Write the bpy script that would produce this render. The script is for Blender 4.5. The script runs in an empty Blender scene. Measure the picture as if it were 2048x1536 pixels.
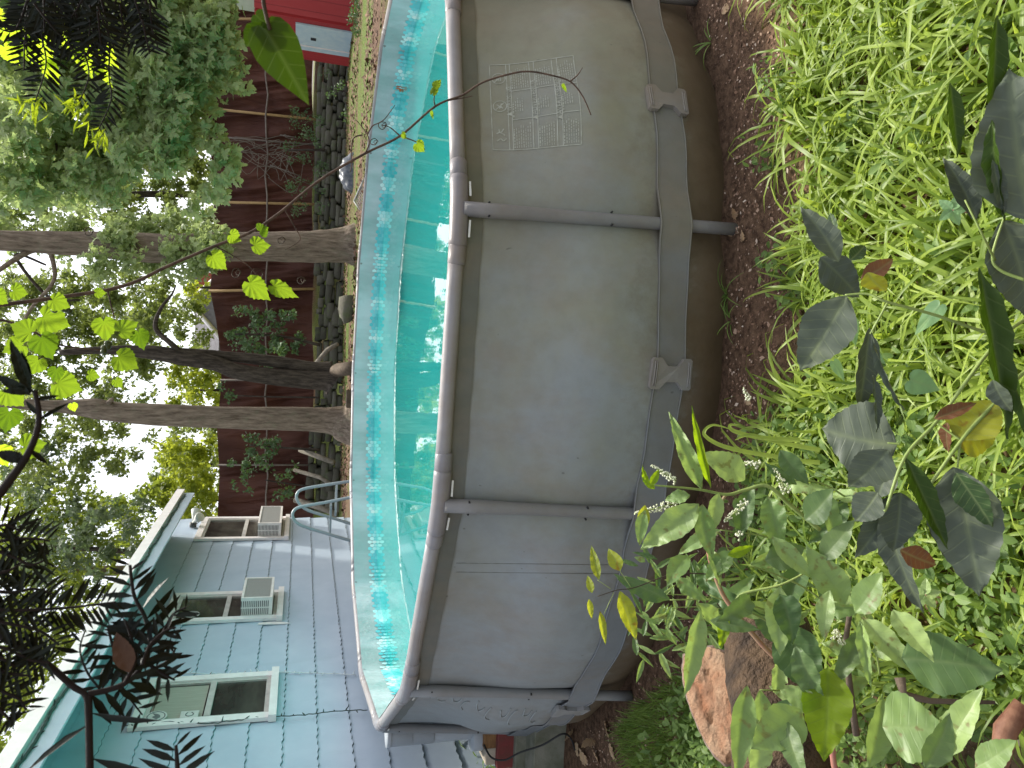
import bpy, math, random
import numpy as np
from math import sin, cos, pi, radians
random.seed(7); rng = np.random.default_rng(7)
SC = bpy.context.scene
# ------------------------------------------------------------------ camera
FPX = 1480.0; PITCH = 0.2797894; ROLL = 0.0444941; CAMZ = 1.9728
_c, _s = cos(PITCH), sin(PITCH)
FWD = np.array([0, _c, -_s]); UP0 = np.array([0, _s, _c]); R0 = np.array([1.0, 0, 0])
_cr, _sr = cos(ROLL), sin(ROLL)
UAX = _cr * R0 + _sr * UP0; VAX = _sr * R0 - _cr * UP0      # the phone was held upright, the picture lies on its side
CAM = np.array([0, 0, CAMZ])
from mathutils import Matrix, Vector
cd = bpy.data.cameras.new('camera'); cam = bpy.data.objects.new('camera', cd); SC.collection.objects.link(cam)
cd.sensor_width = 36; cd.lens = 36 * FPX / 2048; cd.clip_start = 0.02; cd.clip_end = 3000
mx = Matrix.Identity(4)
for i in range(3):
    mx[i][0] = VAX[i]; mx[i][1] = UAX[i]; mx[i][2] = -FWD[i]; mx[i][3] = CAM[i]
cam.matrix_world = mx
SC.camera = cam
cd.dof.use_dof = True; cd.dof.focus_distance = 3.6; cd.dof.aperture_fstop = 26
SC.render.resolution_x = 1024; SC.render.resolution_y = 768
# ------------------------------------------------------------------ light
SUN_EL = radians(58); SUN_AZ = radians(28)       # azimuth from +y towards +x
w = bpy.data.worlds.new('World'); SC.world = w; w.use_nodes = True
nt = w.node_tree; bg = nt.nodes['Background']
sky = nt.nodes.new('ShaderNodeTexSky'); sky.sky_type = 'NISHITA'; sky.sun_disc = False
sky.sun_elevation = SUN_EL; sky.sun_rotation = SUN_AZ; sky.air_density = 1.0; sky.dust_density = 3.0
hs = nt.nodes.new('ShaderNodeHueSaturation'); hs.inputs['Saturation'].default_value = 0.35
nt.links.new(sky.outputs[0], hs.inputs['Color']); nt.links.new(hs.outputs[0], bg.inputs['Color'])
bg.inputs['Strength'].default_value = 0.15
sl = bpy.data.lights.new('sun', 'SUN'); sl.energy = 2.6; sl.angle = radians(4); sl.color = (1.0, 0.95, 0.84)
so = bpy.data.objects.new('sun', sl); SC.collection.objects.link(so)
sd = Vector((sin(SUN_AZ) * cos(SUN_EL), cos(SUN_AZ) * cos(SUN_EL), sin(SUN_EL)))
so.rotation_euler = sd.to_track_quat('Z', 'Y').to_euler()
SC.view_settings.view_transform = 'Standard'; SC.view_settings.look = 'None'
SC.view_settings.exposure = 1.05; SC.view_settings.gamma = 1
SC.cycles.max_bounces = 6; SC.cycles.transparent_max_bounces = 8; SC.cycles.diffuse_bounces = 3
# ------------------------------------------------------------------ picture -> place helpers
def ray(px, py):
    u = (1536 - py) - 768.0; v = px - 1024.0
    return FWD * FPX + R0 * (u * _cr + v * _sr) - UP0 * (-u * _sr + v * _cr)
def aty(px, py, y): r = ray(px, py); return CAM + r * (y / r[1])
def bd(d): return d if d < 11.05 else (d * 1.6 if d < 12.95 else d * 2.0)      # the yard runs deep: distances of what stands behind the pool
def ab(px, py, y): return aty(px, py, bd(y))
def atz(px, py, z): r = ray(px, py); return CAM + r * ((z - CAMZ) / r[2])
def atd(px, py, d): r = ray(px, py); return CAM + r * d / np.linalg.norm(r)
def pix(P):
    P = np.asarray(P, float) - CAM
    d = P @ FWD; X = FPX * (P @ R0) / d; Y = -FPX * (P @ UP0) / d
    return 1024 + X * _sr + Y * _cr, 1536 - (768 + X * _cr - Y * _sr), d
def unit(a):
    a = np.asarray(a, float); return a / (np.linalg.norm(a) + 1e-12)
# ------------------------------------------------------------------ mesh builder
class MB:
    def __init__(s): s.V = []; s.F = []; s.T = []; s.L = []; s.n = 0
    def add(s, v, f, mi=0, tint=0.5, luv=None, smooth=True):
        v = np.asarray(v, float).reshape(-1, 3)
        if isinstance(f, np.ndarray): groups = [f]
        else:
            d = {}
            for q in f: d.setdefault(len(q), []).append(q)
            groups = [np.array(g) for g in d.values()]
        for g in groups:
            if len(g): s.F.append((g.astype(np.int64) + s.n, mi, smooth))
        s.V.append(v); s.n += len(v)
        s.T.append(np.broadcast_to(np.asarray(tint, float), (len(v),)))
        s.L.append(np.zeros((len(v), 3)) if luv is None else np.asarray(luv, float))
        return s
    def box(s, c, size, R=None, mi=0, tint=0.5):
        h = np.array(size) / 2.0
        v = np.array([[x, y, z] for x in (-1, 1) for y in (-1, 1) for z in (-1, 1)], float) * h
        if R is not None: v = v @ np.asarray(R).T
        return s.add(v + np.array(c), [(0, 1, 3, 2), (4, 6, 7, 5), (0, 4, 5, 1), (2, 3, 7, 6), (0, 2, 6, 4), (1, 5, 7, 3)], mi, tint, smooth=False)
    def quad8(s, a, b, mi=0, tint=.5):      # two quads joined
        v = list(a) + list(b)
        return s.add(v, [(3, 2, 1, 0), (4, 5, 6, 7), (0, 1, 5, 4), (1, 2, 6, 5), (2, 3, 7, 6), (3, 0, 4, 7)], mi, tint, smooth=False)
    def tube(s, pts, rad, n=10, cap=True, mi=0, tint=0.5, squash=1.0, noise=0.0):
        P = np.array(pts, float); m = len(P)
        rad = np.broadcast_to(np.asarray(rad, float), (m,))
        T = np.gradient(P, axis=0); T /= np.linalg.norm(T, axis=1)[:, None] + 1e-12
        ref = np.array([0, 0, 1.0]) if abs(T[0][2]) < .9 else np.array([1.0, 0, 0])
        A = unit(np.cross(T[0], ref)); vs = []
        for i in range(m):
            A = unit(A - T[i] * (A @ T[i])); B = np.cross(T[i], A)
            for k in range(n):
                a = 2 * pi * k / n; rr = rad[i] * (1 + (noise * (sin(a * 3 + i * .7) * .5 + random.uniform(-.5, .5)) if noise else 0))
                vs.append(P[i] + (A * cos(a) + B * sin(a) * squash) * rr)
        f = [(i * n + k, i * n + (k + 1) % n, (i + 1) * n + (k + 1) % n, (i + 1) * n + k) for i in range(m - 1) for k in range(n)]
        if cap: f += [tuple(range(n - 1, -1, -1)), tuple((m - 1) * n + k for k in range(n))]
        L = np.zeros((len(vs), 3)); L[:, 0] = np.repeat(np.arange(m) / max(1, m - 1), n); L[:, 1] = np.tile(np.arange(n) / n, m)
        return s.add(vs, f, mi, tint, L)
    def grid(s, fn, nu, nv, mi=0, tint=.5, smooth=True, closeu=False):
        vs = []; L = []
        for i in range(nu + (0 if closeu else 1)):
            for j in range(nv + 1):
                vs.append(fn(i / nu, j / nv)); L.append((i / nu, j / nv, 0))
        N = nu + (0 if closeu else 1); f = []
        for i in range(nu):
            i2 = (i + 1) % N
            for j in range(nv): f.append((i * (nv + 1) + j, i2 * (nv + 1) + j, i2 * (nv + 1) + j + 1, i * (nv + 1) + j + 1))
        return s.add(vs, np.array(f), mi, tint, L, smooth)
    def prism(s, poly, off, mi=0, tint=.5, smooth=False):   # poly: 3D outline, off: extrusion vector
        P = np.array(poly, float); n = len(P); Q = P + np.array(off)
        f = [tuple(range(n)), tuple(range(2 * n - 1, n - 1, -1))] + [(i, i + n, (i + 1) % n + n, (i + 1) % n) for i in range(n)]
        return s.add(np.vstack([P, Q]), f, mi, tint, smooth=smooth)
    def scatter(s, tmpl, pos, axis, normal, size, tint, mi=0, wid=None):
        tv, tf, tl = tmpl; pos = np.asarray(pos); n = len(pos)
        a = axis / (np.linalg.norm(axis, axis=1)[:, None] + 1e-9)
        nn = normal - a * np.sum(a * normal, axis=1)[:, None]; nn /= np.linalg.norm(nn, axis=1)[:, None] + 1e-9
        b = np.cross(nn, a); size = np.broadcast_to(size, (n,)); wid = size if wid is None else np.broadcast_to(wid, (n,))
        v = (tv[None, :, 0, None] * a[:, None] * size[:, None, None] + tv[None, :, 1, None] * b[:, None] * wid[:, None, None]
             + tv[None, :, 2, None] * nn[:, None] * size[:, None, None]) + pos[:, None]
        k = len(tv); off = (np.arange(n) * k)
        t = np.repeat(np.broadcast_to(tint, (n,)), k); L = np.tile(tl, (n, 1)); base = s.n
        s.V.append(v.reshape(-1, 3)); s.n += n * k; s.T.append(t); s.L.append(L)
        for g in tf: s.F.append(((g[None] + off[:, None, None]).reshape(-1, g.shape[1]) + base, mi, True))
        return s
    def build(s, name, mats, parent=None, label=None, loc=None):
        me = bpy.data.meshes.new(name); V = np.vstack(s.V)
        o = bpy.data.objects.new(name, me); SC.collection.objects.link(o)
        if parent is not None: V = V - np.array(parent.location); o.parent = parent
        elif loc is not None: V = V - np.array(loc); o.location = loc
        me.vertices.add(len(V)); me.vertices.foreach_set('co', V.ravel())
        li = np.concatenate([g.ravel() for g, _, _ in s.F]); cnt = np.concatenate([np.full(len(g), g.shape[1]) for g, _, _ in s.F])
        st = np.concatenate([[0], np.cumsum(cnt)[:-1]])
        me.loops.add(len(li)); me.loops.foreach_set('vertex_index', li.astype(np.int32))
        me.polygons.add(len(cnt)); me.polygons.foreach_set('loop_start', st.astype(np.int32))
        me.polygons.foreach_set('material_index', np.concatenate([np.full(len(g), m) for g, m, _ in s.F]).astype(np.int32))
        me.polygons.foreach_set('use_smooth', np.concatenate([np.full(len(g), sm) for g, _, sm in s.F]))
        me.update(calc_edges=True); me.validate()
        a = me.attributes.new('tint', 'FLOAT', 'POINT'); a.data.foreach_set('value', np.concatenate(s.T).astype(np.float32))
        a = me.attributes.new('luv', 'FLOAT_VECTOR', 'POINT'); a.data.foreach_set('vector', np.vstack(s.L).ravel().astype(np.float32))
        for m in (mats if isinstance(mats, (list, tuple)) else [mats]): me.materials.append(m)
        if label and parent is None: o['label'] = label
        elif label: o['label'] = label
        return o
def thing(name, label, cat, loc, group=None):
    o = bpy.data.objects.new(name, None); SC.collection.objects.link(o); o.empty_display_size = .1
    o.location = [float(q) for q in loc]; o['label'] = label; o['category'] = cat
    if group: o['group'] = group
    return o
def tag(o, label, cat, group=None, kind=None):
    if label: o['label'] = label
    if cat: o['category'] = cat
    if group: o['group'] = group
    if kind: o['kind'] = kind
    return o
# ------------------------------------------------------------------ materials
class NT:
    def __init__(s, name):
        s.m = bpy.data.materials.new(name); s.m.use_nodes = True; s.t = s.m.node_tree; s.t.nodes.clear()
        s.out = s.t.nodes.new('ShaderNodeOutputMaterial')
    def n(s, typ, ins=None, **kw):
        nd = s.t.nodes.new('ShaderNode' + typ)
        for k, v in kw.items(): setattr(nd, k, v)
        for k, v in (ins or {}).items():
            sk = nd.inputs[k]
            if isinstance(v, bpy.types.NodeSocket): s.t.links.new(v, sk)
            else: sk.default_value = (tuple(v) + (1,) if isinstance(v, (tuple, list)) and len(v) == 3 and sk.type == 'RGBA' else v)
        return nd
    def co(s, kind='Object'): return s.n('TexCoord').outputs[kind]
    def attr(s, name, out='Fac'): return s.n('Attribute', attribute_name=name).outputs[out]
    def noise(s, scale, vec=None, detail=4, rough=.6, stretch=None, out='Fac', dist=0.0):
        vec = vec or s.co()
        if stretch: vec = s.n('Mapping', {'Vector': vec, 'Scale': stretch}).outputs[0]
        return s.n('TexNoise', {'Vector': vec, 'Scale': scale, 'Detail': detail, 'Roughness': rough, 'Distortion': dist}).outputs[out]
    def ramp(s, fac, stops, interp='LINEAR'):
        r = s.n('ValToRGB', {'Fac': fac}); e = r.color_ramp.elements; r.color_ramp.interpolation = interp
        while len(e) < len(stops): e.new(0.5)
        for el, (p, c) in zip(e, stops): el.position = p; el.color = (c, c, c, 1) if isinstance(c, (int, float)) else tuple(c) + (1,)
        return r.outputs['Color']
    def mix(s, a, b, f, mode='MIX'):
        nd = s.n('Mix', data_type='RGBA', blend_type=mode)
        for k, v in ((0, f), (6, a), (7, b)):
            if isinstance(v, bpy.types.NodeSocket): s.t.links.new(v, nd.inputs[k])
            elif k == 0: nd.inputs[0].default_value = v
            else: nd.inputs[k].default_value = tuple(v) + (1,) if isinstance(v, (tuple, list)) else (v, v, v, 1)
        return nd.outputs[2]
    def math(s, op, a, b=0.0, c=None):
        nd = s.n('Math', operation=op)
        for i, v in enumerate((a, b, c)):
            if v is None: continue
            if isinstance(v, bpy.types.NodeSocket): s.t.links.new(v, nd.inputs[i])
            else: nd.inputs[i].default_value = v
        return nd.outputs[0]
    def sep(s, vec): return s.n('SeparateXYZ', {'Vector': vec}).outputs
    def bump(s, h, st=.3, d=.01): return s.n('Bump', {'Height': h, 'Strength': st, 'Distance': d}).outputs[0]
    def pbr(s, col, rough=.6, bump=None, spec=.4, **kw):
        ins = {'Base Color': col, 'Roughness': rough, 'Specular IOR Level': spec}
        if bump is not None: ins['Normal'] = bump
        ins.update(kw); b = s.n('BsdfPrincipled', ins)
        s.t.links.new(b.outputs[0], s.out.inputs[0]); s.b = b; return s.m
def simple(name, c1, c2, scale=6, rough=.6, bs=.25, bd=.004, stretch=None, spec=.4, bscale=None):
    t = NT(name); f = t.noise(scale, stretch=stretch)
    col = t.mix(c1, c2, t.ramp(f, [(.35, 0), (.65, 1)]))
    h = t.noise(bscale or scale * 6, stretch=stretch)
    return t.pbr(col, rough, t.bump(h, bs, bd), spec)
def leafmat(name, ca, cb, tr, tf=.35, vein=.25, rough=.45, kind='oval', spec=.35, spots=None):
    t = NT(name); tint = t.attr('tint'); luv = t.attr('luv', 'Vector'); x, y, z = t.sep(luv)
    col = t.mix(ca, cb, tint)
    ay = t.math('ABSOLUTE', y)
    if kind == 'oval':
        mid = t.ramp(ay, [(0.0, 1), (.035, 0)])
        side = t.math('SINE', t.math('MULTIPLY', t.math('SUBTRACT', x, t.math('MULTIPLY', ay, .55)), 50.0))
        v = t.math('MAXIMUM', mid, t.ramp(side, [(.9, 0), (1.0, .7)]))
    else:
        ang = t.math('ARCTAN2', y, x); v = t.ramp(t.math('COSINE', t.math('MULTIPLY', ang, 8.0)), [(.97, 0), (1.0, .8)])
        side = t.math('SINE', t.math('MULTIPLY', x, 40.0))
    if vein: col = t.mix(col, t.mix(col, (.35, .42, .18), .6), t.math('MULTIPLY', v, vein))
    col = t.mix(col, t.mix(col, (1.5, 1.45, 1.1), 1.0, 'MULTIPLY'), t.ramp(t.noise(25), [(.42, 0), (.75, .7)]))
    if spots: col = t.mix(col, spots, t.ramp(t.noise(45, detail=2), [(.6, 0), (.68, .85)]))
    b = t.n('BsdfPrincipled', {'Base Color': col, 'Roughness': rough, 'Specular IOR Level': spec, 'Normal': t.bump(t.math('ADD', t.math('MULTIPLY', v, -1.0), t.math('MULTIPLY', side, .08)), .3, .0015)})
    trc = t.mix(t.mix(col, tr, .8), t.mix(col, (.12, .2, .02), .6), t.math('MULTIPLY', v, .5))
    tl = t.n('BsdfTranslucent', {'Color': trc})
    ms = t.n('MixShader', {0: tf}); t.t.links.new(b.outputs[0], ms.inputs[1]); t.t.links.new(tl.outputs[0], ms.inputs[2])
    t.t.links.new(ms.outputs[0], t.out.inputs[0]); return t.m
# ------------------------------------------------------------------ leaf shapes (axis +x, normal +z, unit length)
def oval_leaf(nl=7, W=.42, droop=.18, fold=.12, wave=.02, belly=.42, serr=0.0, nv=2, bend=0.0, tip=.12):
    vs = []; L = []; cols = list(np.linspace(-1, 1, 2 * nv + 1))
    for i in range(nl + 1):
        x = i / nl
        if x < belly: w = sin(pi / 2 * (x / belly)) ** .9
        else: q = (x - belly) / (1 - belly); w = (1 - tip) * cos(pi / 2 * q) ** .85 + tip * (1 - q)
        w = max(w, 0.015) * W * .5 * (1 - .04 * (i % 2) * (serr > 0))
        yb = bend * x * x
        for c in cols:
            vs.append((x - serr * .012 * (i % 2) * abs(c), c * w + yb, fold * abs(c) * w * 2 - droop * x * x + wave * (sin(i * 1.35 + c * 3) + .6 * sin(i * .7 - c * 2)) * abs(c))); L.append((x, c * w, 0))
    k = len(cols); f = np.array([(i * k + j, (i + 1) * k + j, (i + 1) * k + j + 1, i * k + j + 1) for i in range(nl) for j in range(k - 1)])
    return np.array(vs), [f], np.array(L)
def lobed_leaf(out, cup=.1, rings=(.5, 1.0), wob=.03):
    P = np.array(out, float); n = len(P); vs = [(0, 0, 0)]
    for q in rings:
        for i, (x, y) in enumerate(P * q): vs.append((x, y, -cup * (x * x + y * y) * 1.2 + wob * sin(i * 1.7) * q))
    tri = np.array([(0, 1 + i, 1 + (i + 1)) for i in range(n - 1)])
    g = [tri]
    if len(rings) > 1: g.append(np.array([(1 + i, 1 + n + i, 2 + n + i, 2 + i) for i in range(n - 1)]))
    v = np.array(vs); L = v.copy(); L[:, 2] = 0
    return v, g, L
def sym(half):      # outline given for y>=0 from base notch to tip, mirrored
    return [(x, y) for x, y in half] + [(x, -y) for x, y in half[::-1][1:]]
GRAPE_H = [(-.02, .0), (-.2, .1), (-.16, .3), (-.02, .42), (.02, .46), (.12, .47), (.16, .52), (.26, .46), (.34, .49), (.38, .42), (.5, .42), (.52, .33), (.62, .32), (.66, .22), (.78, .17), (.84, .08), (1.0, 0)]
MAPLE_H = [(-.02, 0), (-.2, .18), (-.02, .2), (-.12, .5), (.08, .4), (.2, .62), (.3, .56), (.36, .66), (.4, .34), (.5, .22), (.62, .3), (.64, .18), (.82, .16), (1.0, 0)]
GRAPE = lobed_leaf(sym(GRAPE_H), .18, wob=.04); MAPLE = lobed_leaf(sym(MAPLE_H), .12)
MAPLE1 = lobed_leaf(sym([(-.02, 0), (-.15, .4), (.1, .3), (.36, .6), (.42, .22), (.66, .26), (1.0, 0)]), .1, rings=(1.0,))
OVAL = oval_leaf(); OVAL_S = oval_leaf(4, .5, .15, .15, 0, nv=1); HEART = oval_leaf(8, .9, .1, .08, .01, belly=.28)
NEEDLE = oval_leaf(3, .16, .1, .2, 0, belly=.45, nv=1)
SIX = (np.array([(0, 0, 0), (.5, .34, -.03), (1, 0, -.1), (.5, -.34, -.03)]), [np.array([(0, 3, 2, 1)])], np.array([(0, 0, 0), (.5, .3, 0), (1, 0, 0), (.5, -.3, 0)]))
def rvec(n): a = rng.normal(size=(n, 3)); return a / np.linalg.norm(a, axis=1)[:, None]
# ================================================================== GROUND
PCX, PCY, PR = 0.4078, 6.2798, 3.05; PH = 2.57285; DT = 2 * pi / 14; WZ = 1.09
def sstep(a, b, x): t = np.clip((x - a) / (b - a), 0, 1); return t * t * (3 - 2 * t)
def gz(x, y):
    x = np.asarray(x, float); y = np.asarray(y, float)
    back = sstep(9.6, 15, y) * (.68 + .03 * np.clip(x, -3, 9)) - sstep(21, 28, y) * .24 + sstep(28.7, 30, y) * 1.2
    near = .012 * np.sin(x * 5 + y * 3) + .012 * np.sin(y * 7 - x * 4)
    return back + near * (y < 14)
def axis_pts(lo, hi, step, far):
    a = list(np.arange(lo, hi + 1e-6, step)); d = step
    x = hi; r = []
    while x < far: d *= 1.35; x += d; r.append(x)
    x = lo; d = step; l = []
    while x > -far: d *= 1.35; x -= d; l.append(x)
    return np.array(l[::-1] + a + r)
gx = axis_pts(-4.5, 8, .12, 500); gy = axis_pts(.4, 30, .12, 500)
X, Y = np.meshgrid(gx, gy, indexing='ij'); Z = gz(X, Y)
b = MB(); ny = len(gy); idx = np.arange(len(gx) * ny).reshape(len(gx), ny)
b.add(np.stack([X, Y, Z], -1).reshape(-1, 3), np.stack([idx[:-1, :-1], idx[1:, :-1], idx[1:, 1:], idx[:-1, 1:]], -1).reshape(-1, 4))
t = NT('soil'); P = t.co('Object'); px_, py_, pz_ = t.sep(P)
n1 = t.noise(1.3, detail=5); n2 = t.noise(28, detail=5); n3 = t.noise(90, detail=3)
soil = t.mix((.045, .024, .014), (.19, .115, .07), t.ramp(n2, [(.3, 0), (.72, 1)]))
soil = t.mix(soil, (.24, .17, .125), t.ramp(n3, [(.62, 0), (.72, .7)]))
moss = t.mix((.05, .075, .016), (.15, .19, .045), t.ramp(n2, [(.3, 0), (.7, 1)]))
dx = t.math('SUBTRACT', px_, PCX); dy = t.math('SUBTRACT', py_, PCY)
rad = t.math('SQRT', t.math('ADD', t.math('MULTIPLY', dx, dx), t.math('MULTIPLY', dy, dy)))
far = t.ramp(t.math('ADD', t.math('MULTIPLY', t.math('SUBTRACT', rad, 3.45), .7), t.math('MULTIPLY', n1, .5)), [(.32, 0), (.5, 1)])
bankmoss = t.ramp(t.noise(.45, stretch=(.6, 1.6, 1), detail=3), [(.42, 0), (.54, 1)])
isfar = t.ramp(t.math('MULTIPLY', py_, .05), [(.5, 0), (.53, 1)])
fac = t.mix(t.mix(far, .12, 1.0, 'MULTIPLY'), bankmoss, isfar)
col = t.mix(soil, moss, fac)
MSOIL = t.pbr(col, .9, t.bump(t.math('ADD', n2, t.math('MULTIPLY', n3, .6)), .7, .02), .2)
tag(b.build('ground', MSOIL), None, None, kind='structure')
# ================================================================== POOL
pool = thing('swimming_pool', 'round above ground pool with grey fabric wall, tubular frame and turquoise liner', 'pool', (PCX, PCY, 0))
def mpool(name, a, c, dirt, d0=.0, rough=.55, shift=True):
    t = NT(name); P = t.co(); x, y, z = t.sep(P)
    n = t.noise(2.2, detail=6); f = t.noise(220, detail=2); m = t.noise(14, detail=5)
    k = t.math('ADD', t.math('MULTIPLY', x, .17), t.math('ADD', t.math('MULTIPLY', n, .9), .10))       # left side painted bluer, as lit by more sky; olive to the right
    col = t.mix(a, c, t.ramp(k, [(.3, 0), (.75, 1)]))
    blot = t.ramp(t.noise(3.0, stretch=(1, 1, .5), detail=7, rough=.7), [(.46, 0), (.7, .75)])
    col = t.mix(col, t.mix(col, (.24, .185, .13), .6), blot)
    if dirt:
        h = t.math('ADD', z, t.math('MULTIPLY', t.math('SUBTRACT', t.noise(4, detail=7, rough=.75), .5), .62))
        rr = t.ramp(h, [(.05, 1), (.2, .9), (.32, .5), (.50, .0)])
        col = t.mix(col, t.mix((.075, .052, .027), (.17, .12, .07), m), rr)
    specks = t.ramp(t.noise(30, detail=1, stretch=(1, 1, .6)), [(.79, 0), (.81, .5)])
    col = t.mix(col, (.08, .075, .06), specks)
    col = t.mix(col, t.mix(col, .5, 1.0, 'MULTIPLY'), t.math('MULTIPLY', t.ramp(m, [(.4, 0), (.9, .5)]), .6))
    h = t.math('ADD', t.math('MULTIPLY', f, .3), t.math('MULTIPLY', t.noise(3.5, stretch=(1, 1, .35), detail=3), 4.0))
    return t.pbr(col, rough, t.bump(h, .25, .01), .35)
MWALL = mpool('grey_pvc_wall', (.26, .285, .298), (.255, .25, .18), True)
MSKIRT = mpool('rail_sleeve_cloth', (.14, .15, .14), (.13, .13, .085), False)
MSTRAP = mpool('strap_webbing', (.20, .215, .23), (.19, .175, .135), False, rough=.7)
MFRAME = mpool('powder_coated_tube', (.31, .30, .31), (.29, .27, .265), False, rough=.42)
MJOINT = mpool('joint_plastic', (.255, .25, .27), (.22, .20, .20), False, rough=.38)
MLEG = mpool('leg_tube', (.23, .24, .25), (.20, .19, .18), False, rough=.4)
MWHITE = simple('white_plastic', (.75, .75, .72), (.62, .62, .58), 20, .5)
def pol(th, r, z): return np.array([PCX + r * sin(th), PCY + r * cos(th), z])
def rpoly(th, r):
    k = (th - PH) % DT; return r * cos(DT / 2) / cos(k - DT / 2)
def wall_r(th, z):
    k = ((th - PH) % DT) / DT; e = 1 - abs(2 * k - 1) ** 4
    s = float(sstep(0, .6, 1.22 - z)); top = rpoly(th, PR - .015); r = top * (1 - s) + (PR + .01) * s
    ff = float(sstep(.1, .75, cos(th - pi))); r += (.004 + .071 * ff) * sin(pi * min(1, max(0, (1.28 - z) / 1.28)) ** .8) * (.25 + .75 * e) * s
    r += .012 * sin(th * 37 + z * 4) * s * sin(pi * k) + .006 * sin(z * 9 + th * 11) * e
    r += (-.01 + .085 * ff) * float(sstep(0, .9, 1.0 - z)) * (.55 + .45 * e)
    if z < .16: r -= (.03 + .10 * (1 - ff)) * ((.16 - z) / .16) ** 2
    return r
NTH = 14 * 16
def ring(name, mat, z0, z1, fr, nz=16, th0=PH, parent=pool, n=NTH, full=True, lab=None):
    m = MB(); m.grid(lambda u, v: pol(th0 + u * 2 * pi, fr(th0 + u * 2 * pi, z1 + (z0 - z1) * v), z1 + (z0 - z1) * v), n, nz, closeu=full)
    return m.build(name, mat, parent, lab)
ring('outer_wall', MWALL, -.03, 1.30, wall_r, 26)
def sk_r(th, z): return wall_r(th, z) + .008 + .004 * sin(th * 60)
ring('rail_skirt', MSKIRT, 1.205, 1.315, sk_r, 3)
def cyl(px, py, r):     # nearest hit of a picture ray with the pool cylinder
    q = ray(px, py); dx_, dy_ = q[0], q[1]; a = dx_ * dx_ + dy_ * dy_; bb = -2 * (dx_ * PCX + dy_ * PCY); cc = PCX ** 2 + PCY ** 2 - r * r
    t_ = (-bb - math.sqrt(max(0, bb * bb - 4 * a * cc))) / (2 * a); p = CAM + q * t_
    return math.atan2(p[0] - PCX, p[1] - PCY) % (2 * pi), p[2]
MPIN = simple('dark_pin', (.02, .02, .02), (.03, .03, .03))
for i in range(14):
    th = PH + i * DT; th2 = th + DT; A = pol(th, PR, 1.32); B = pol(th2, PR, 1.32); d = unit(B - A); L = np.linalg.norm(B - A)
    m = MB(); pts = [A + d * (.2 + (L - .4) * k / 6) for k in range(7)]; m.tube(pts, .036, 14); m.build('top_rail', MFRAME, pool)
    Ap = unit(pol(th - DT, PR, 1.32) - A); An = d
    m = MB(); pts = [A + Ap * .24, A + Ap * .235, A + Ap * .17, A + Ap * .165] + [A + Ap * (.12 - .03 * k) * 1.0 if k < 4 else A * 1.0 for k in range(0)]
    bz = [((1 - q) ** 2) * (A + Ap * .14) + 2 * q * (1 - q) * A + q * q * (A + An * .14) for q in np.linspace(0, 1, 8)]
    pts = [A + Ap * .25, A + Ap * .24, A + Ap * .166, A + Ap * .164, A + Ap * .16] + bz + [A + An * .16, A + An * .164, A + An * .166, A + An * .24, A + An * .25]
    rr = [.036, .041, .041, .037, .043] + [.043] * 8 + [.043, .037, .041, .041, .036]
    m.tube([p + np.array([0, 0, -.003]) for p in pts], rr, 16); jt = m.build('t_joint', MJOINT, pool)
    m = MB(); ov = pol(th, PR, 0) - pol(th, 0, 0); ov = unit(ov)
    leg = [pol(th, PR + .004 + .125 * q, 1.30 * (1 - q)) for q in np.linspace(0, 1, 9)]
    m.tube(leg, [.040] * 2 + [.035] * 7, 14, squash=.85); m.build('leg', MLEG, pool)
    for sgn, dd in ((-1, Ap), (1, An)):
        m = MB(); c = A + dd * .095 + ov * .034 + np.array([0, 0, -.046]); Rm = np.stack([dd, ov, [0, 0, 1]], 1)
        m.box(c, (.075, .006, .008), Rm); m.build('slot', MWHITE, jt if False else pool)
    if i > 4: continue
    for zz in (1.19, .62):
        for sg in (-1, 1):
            m = MB(); p = pol(th, PR + .004 + .125 * (1 - zz / 1.3), zz) + np.cross(ov, [0, 0, 1]) * .031 * sg + ov * .012
            m.tube([p, p + ov * .012], .005, 6); m.build('pin', MPIN, pool)
SZ0, SZ1 = .235, .395
def strap_r(th, z):
    k = ((th - PH) % DT) / DT
    c = rpoly(th, PR + .004 + .125 * (1 - z / 1.3) + .042)
    return max(c, wall_r(th, z) + .006)
m = MB()
m.grid(lambda u, v: pol(PH + u * 2 * pi, strap_r(PH + u * 2 * pi, SZ1 + (SZ0 - SZ1) * v) - .002, SZ1 + (SZ0 - SZ1) * v + .0025 * sin(u * 60)), NTH, 5, closeu=True)
m.build('strap', MSTRAP, pool)
for zc in (SZ1 - .006, SZ0 + .006):
    m = MB(); m.tube([pol(PH + u, strap_r(PH + u, zc) + .001, zc + .0025 * sin(u / (2 * pi) * 60)) for u in np.linspace(0, 2 * pi, NTH * 1)], .004, 5)
    m.build('strap_hem', MSTRAP, pool)
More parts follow.
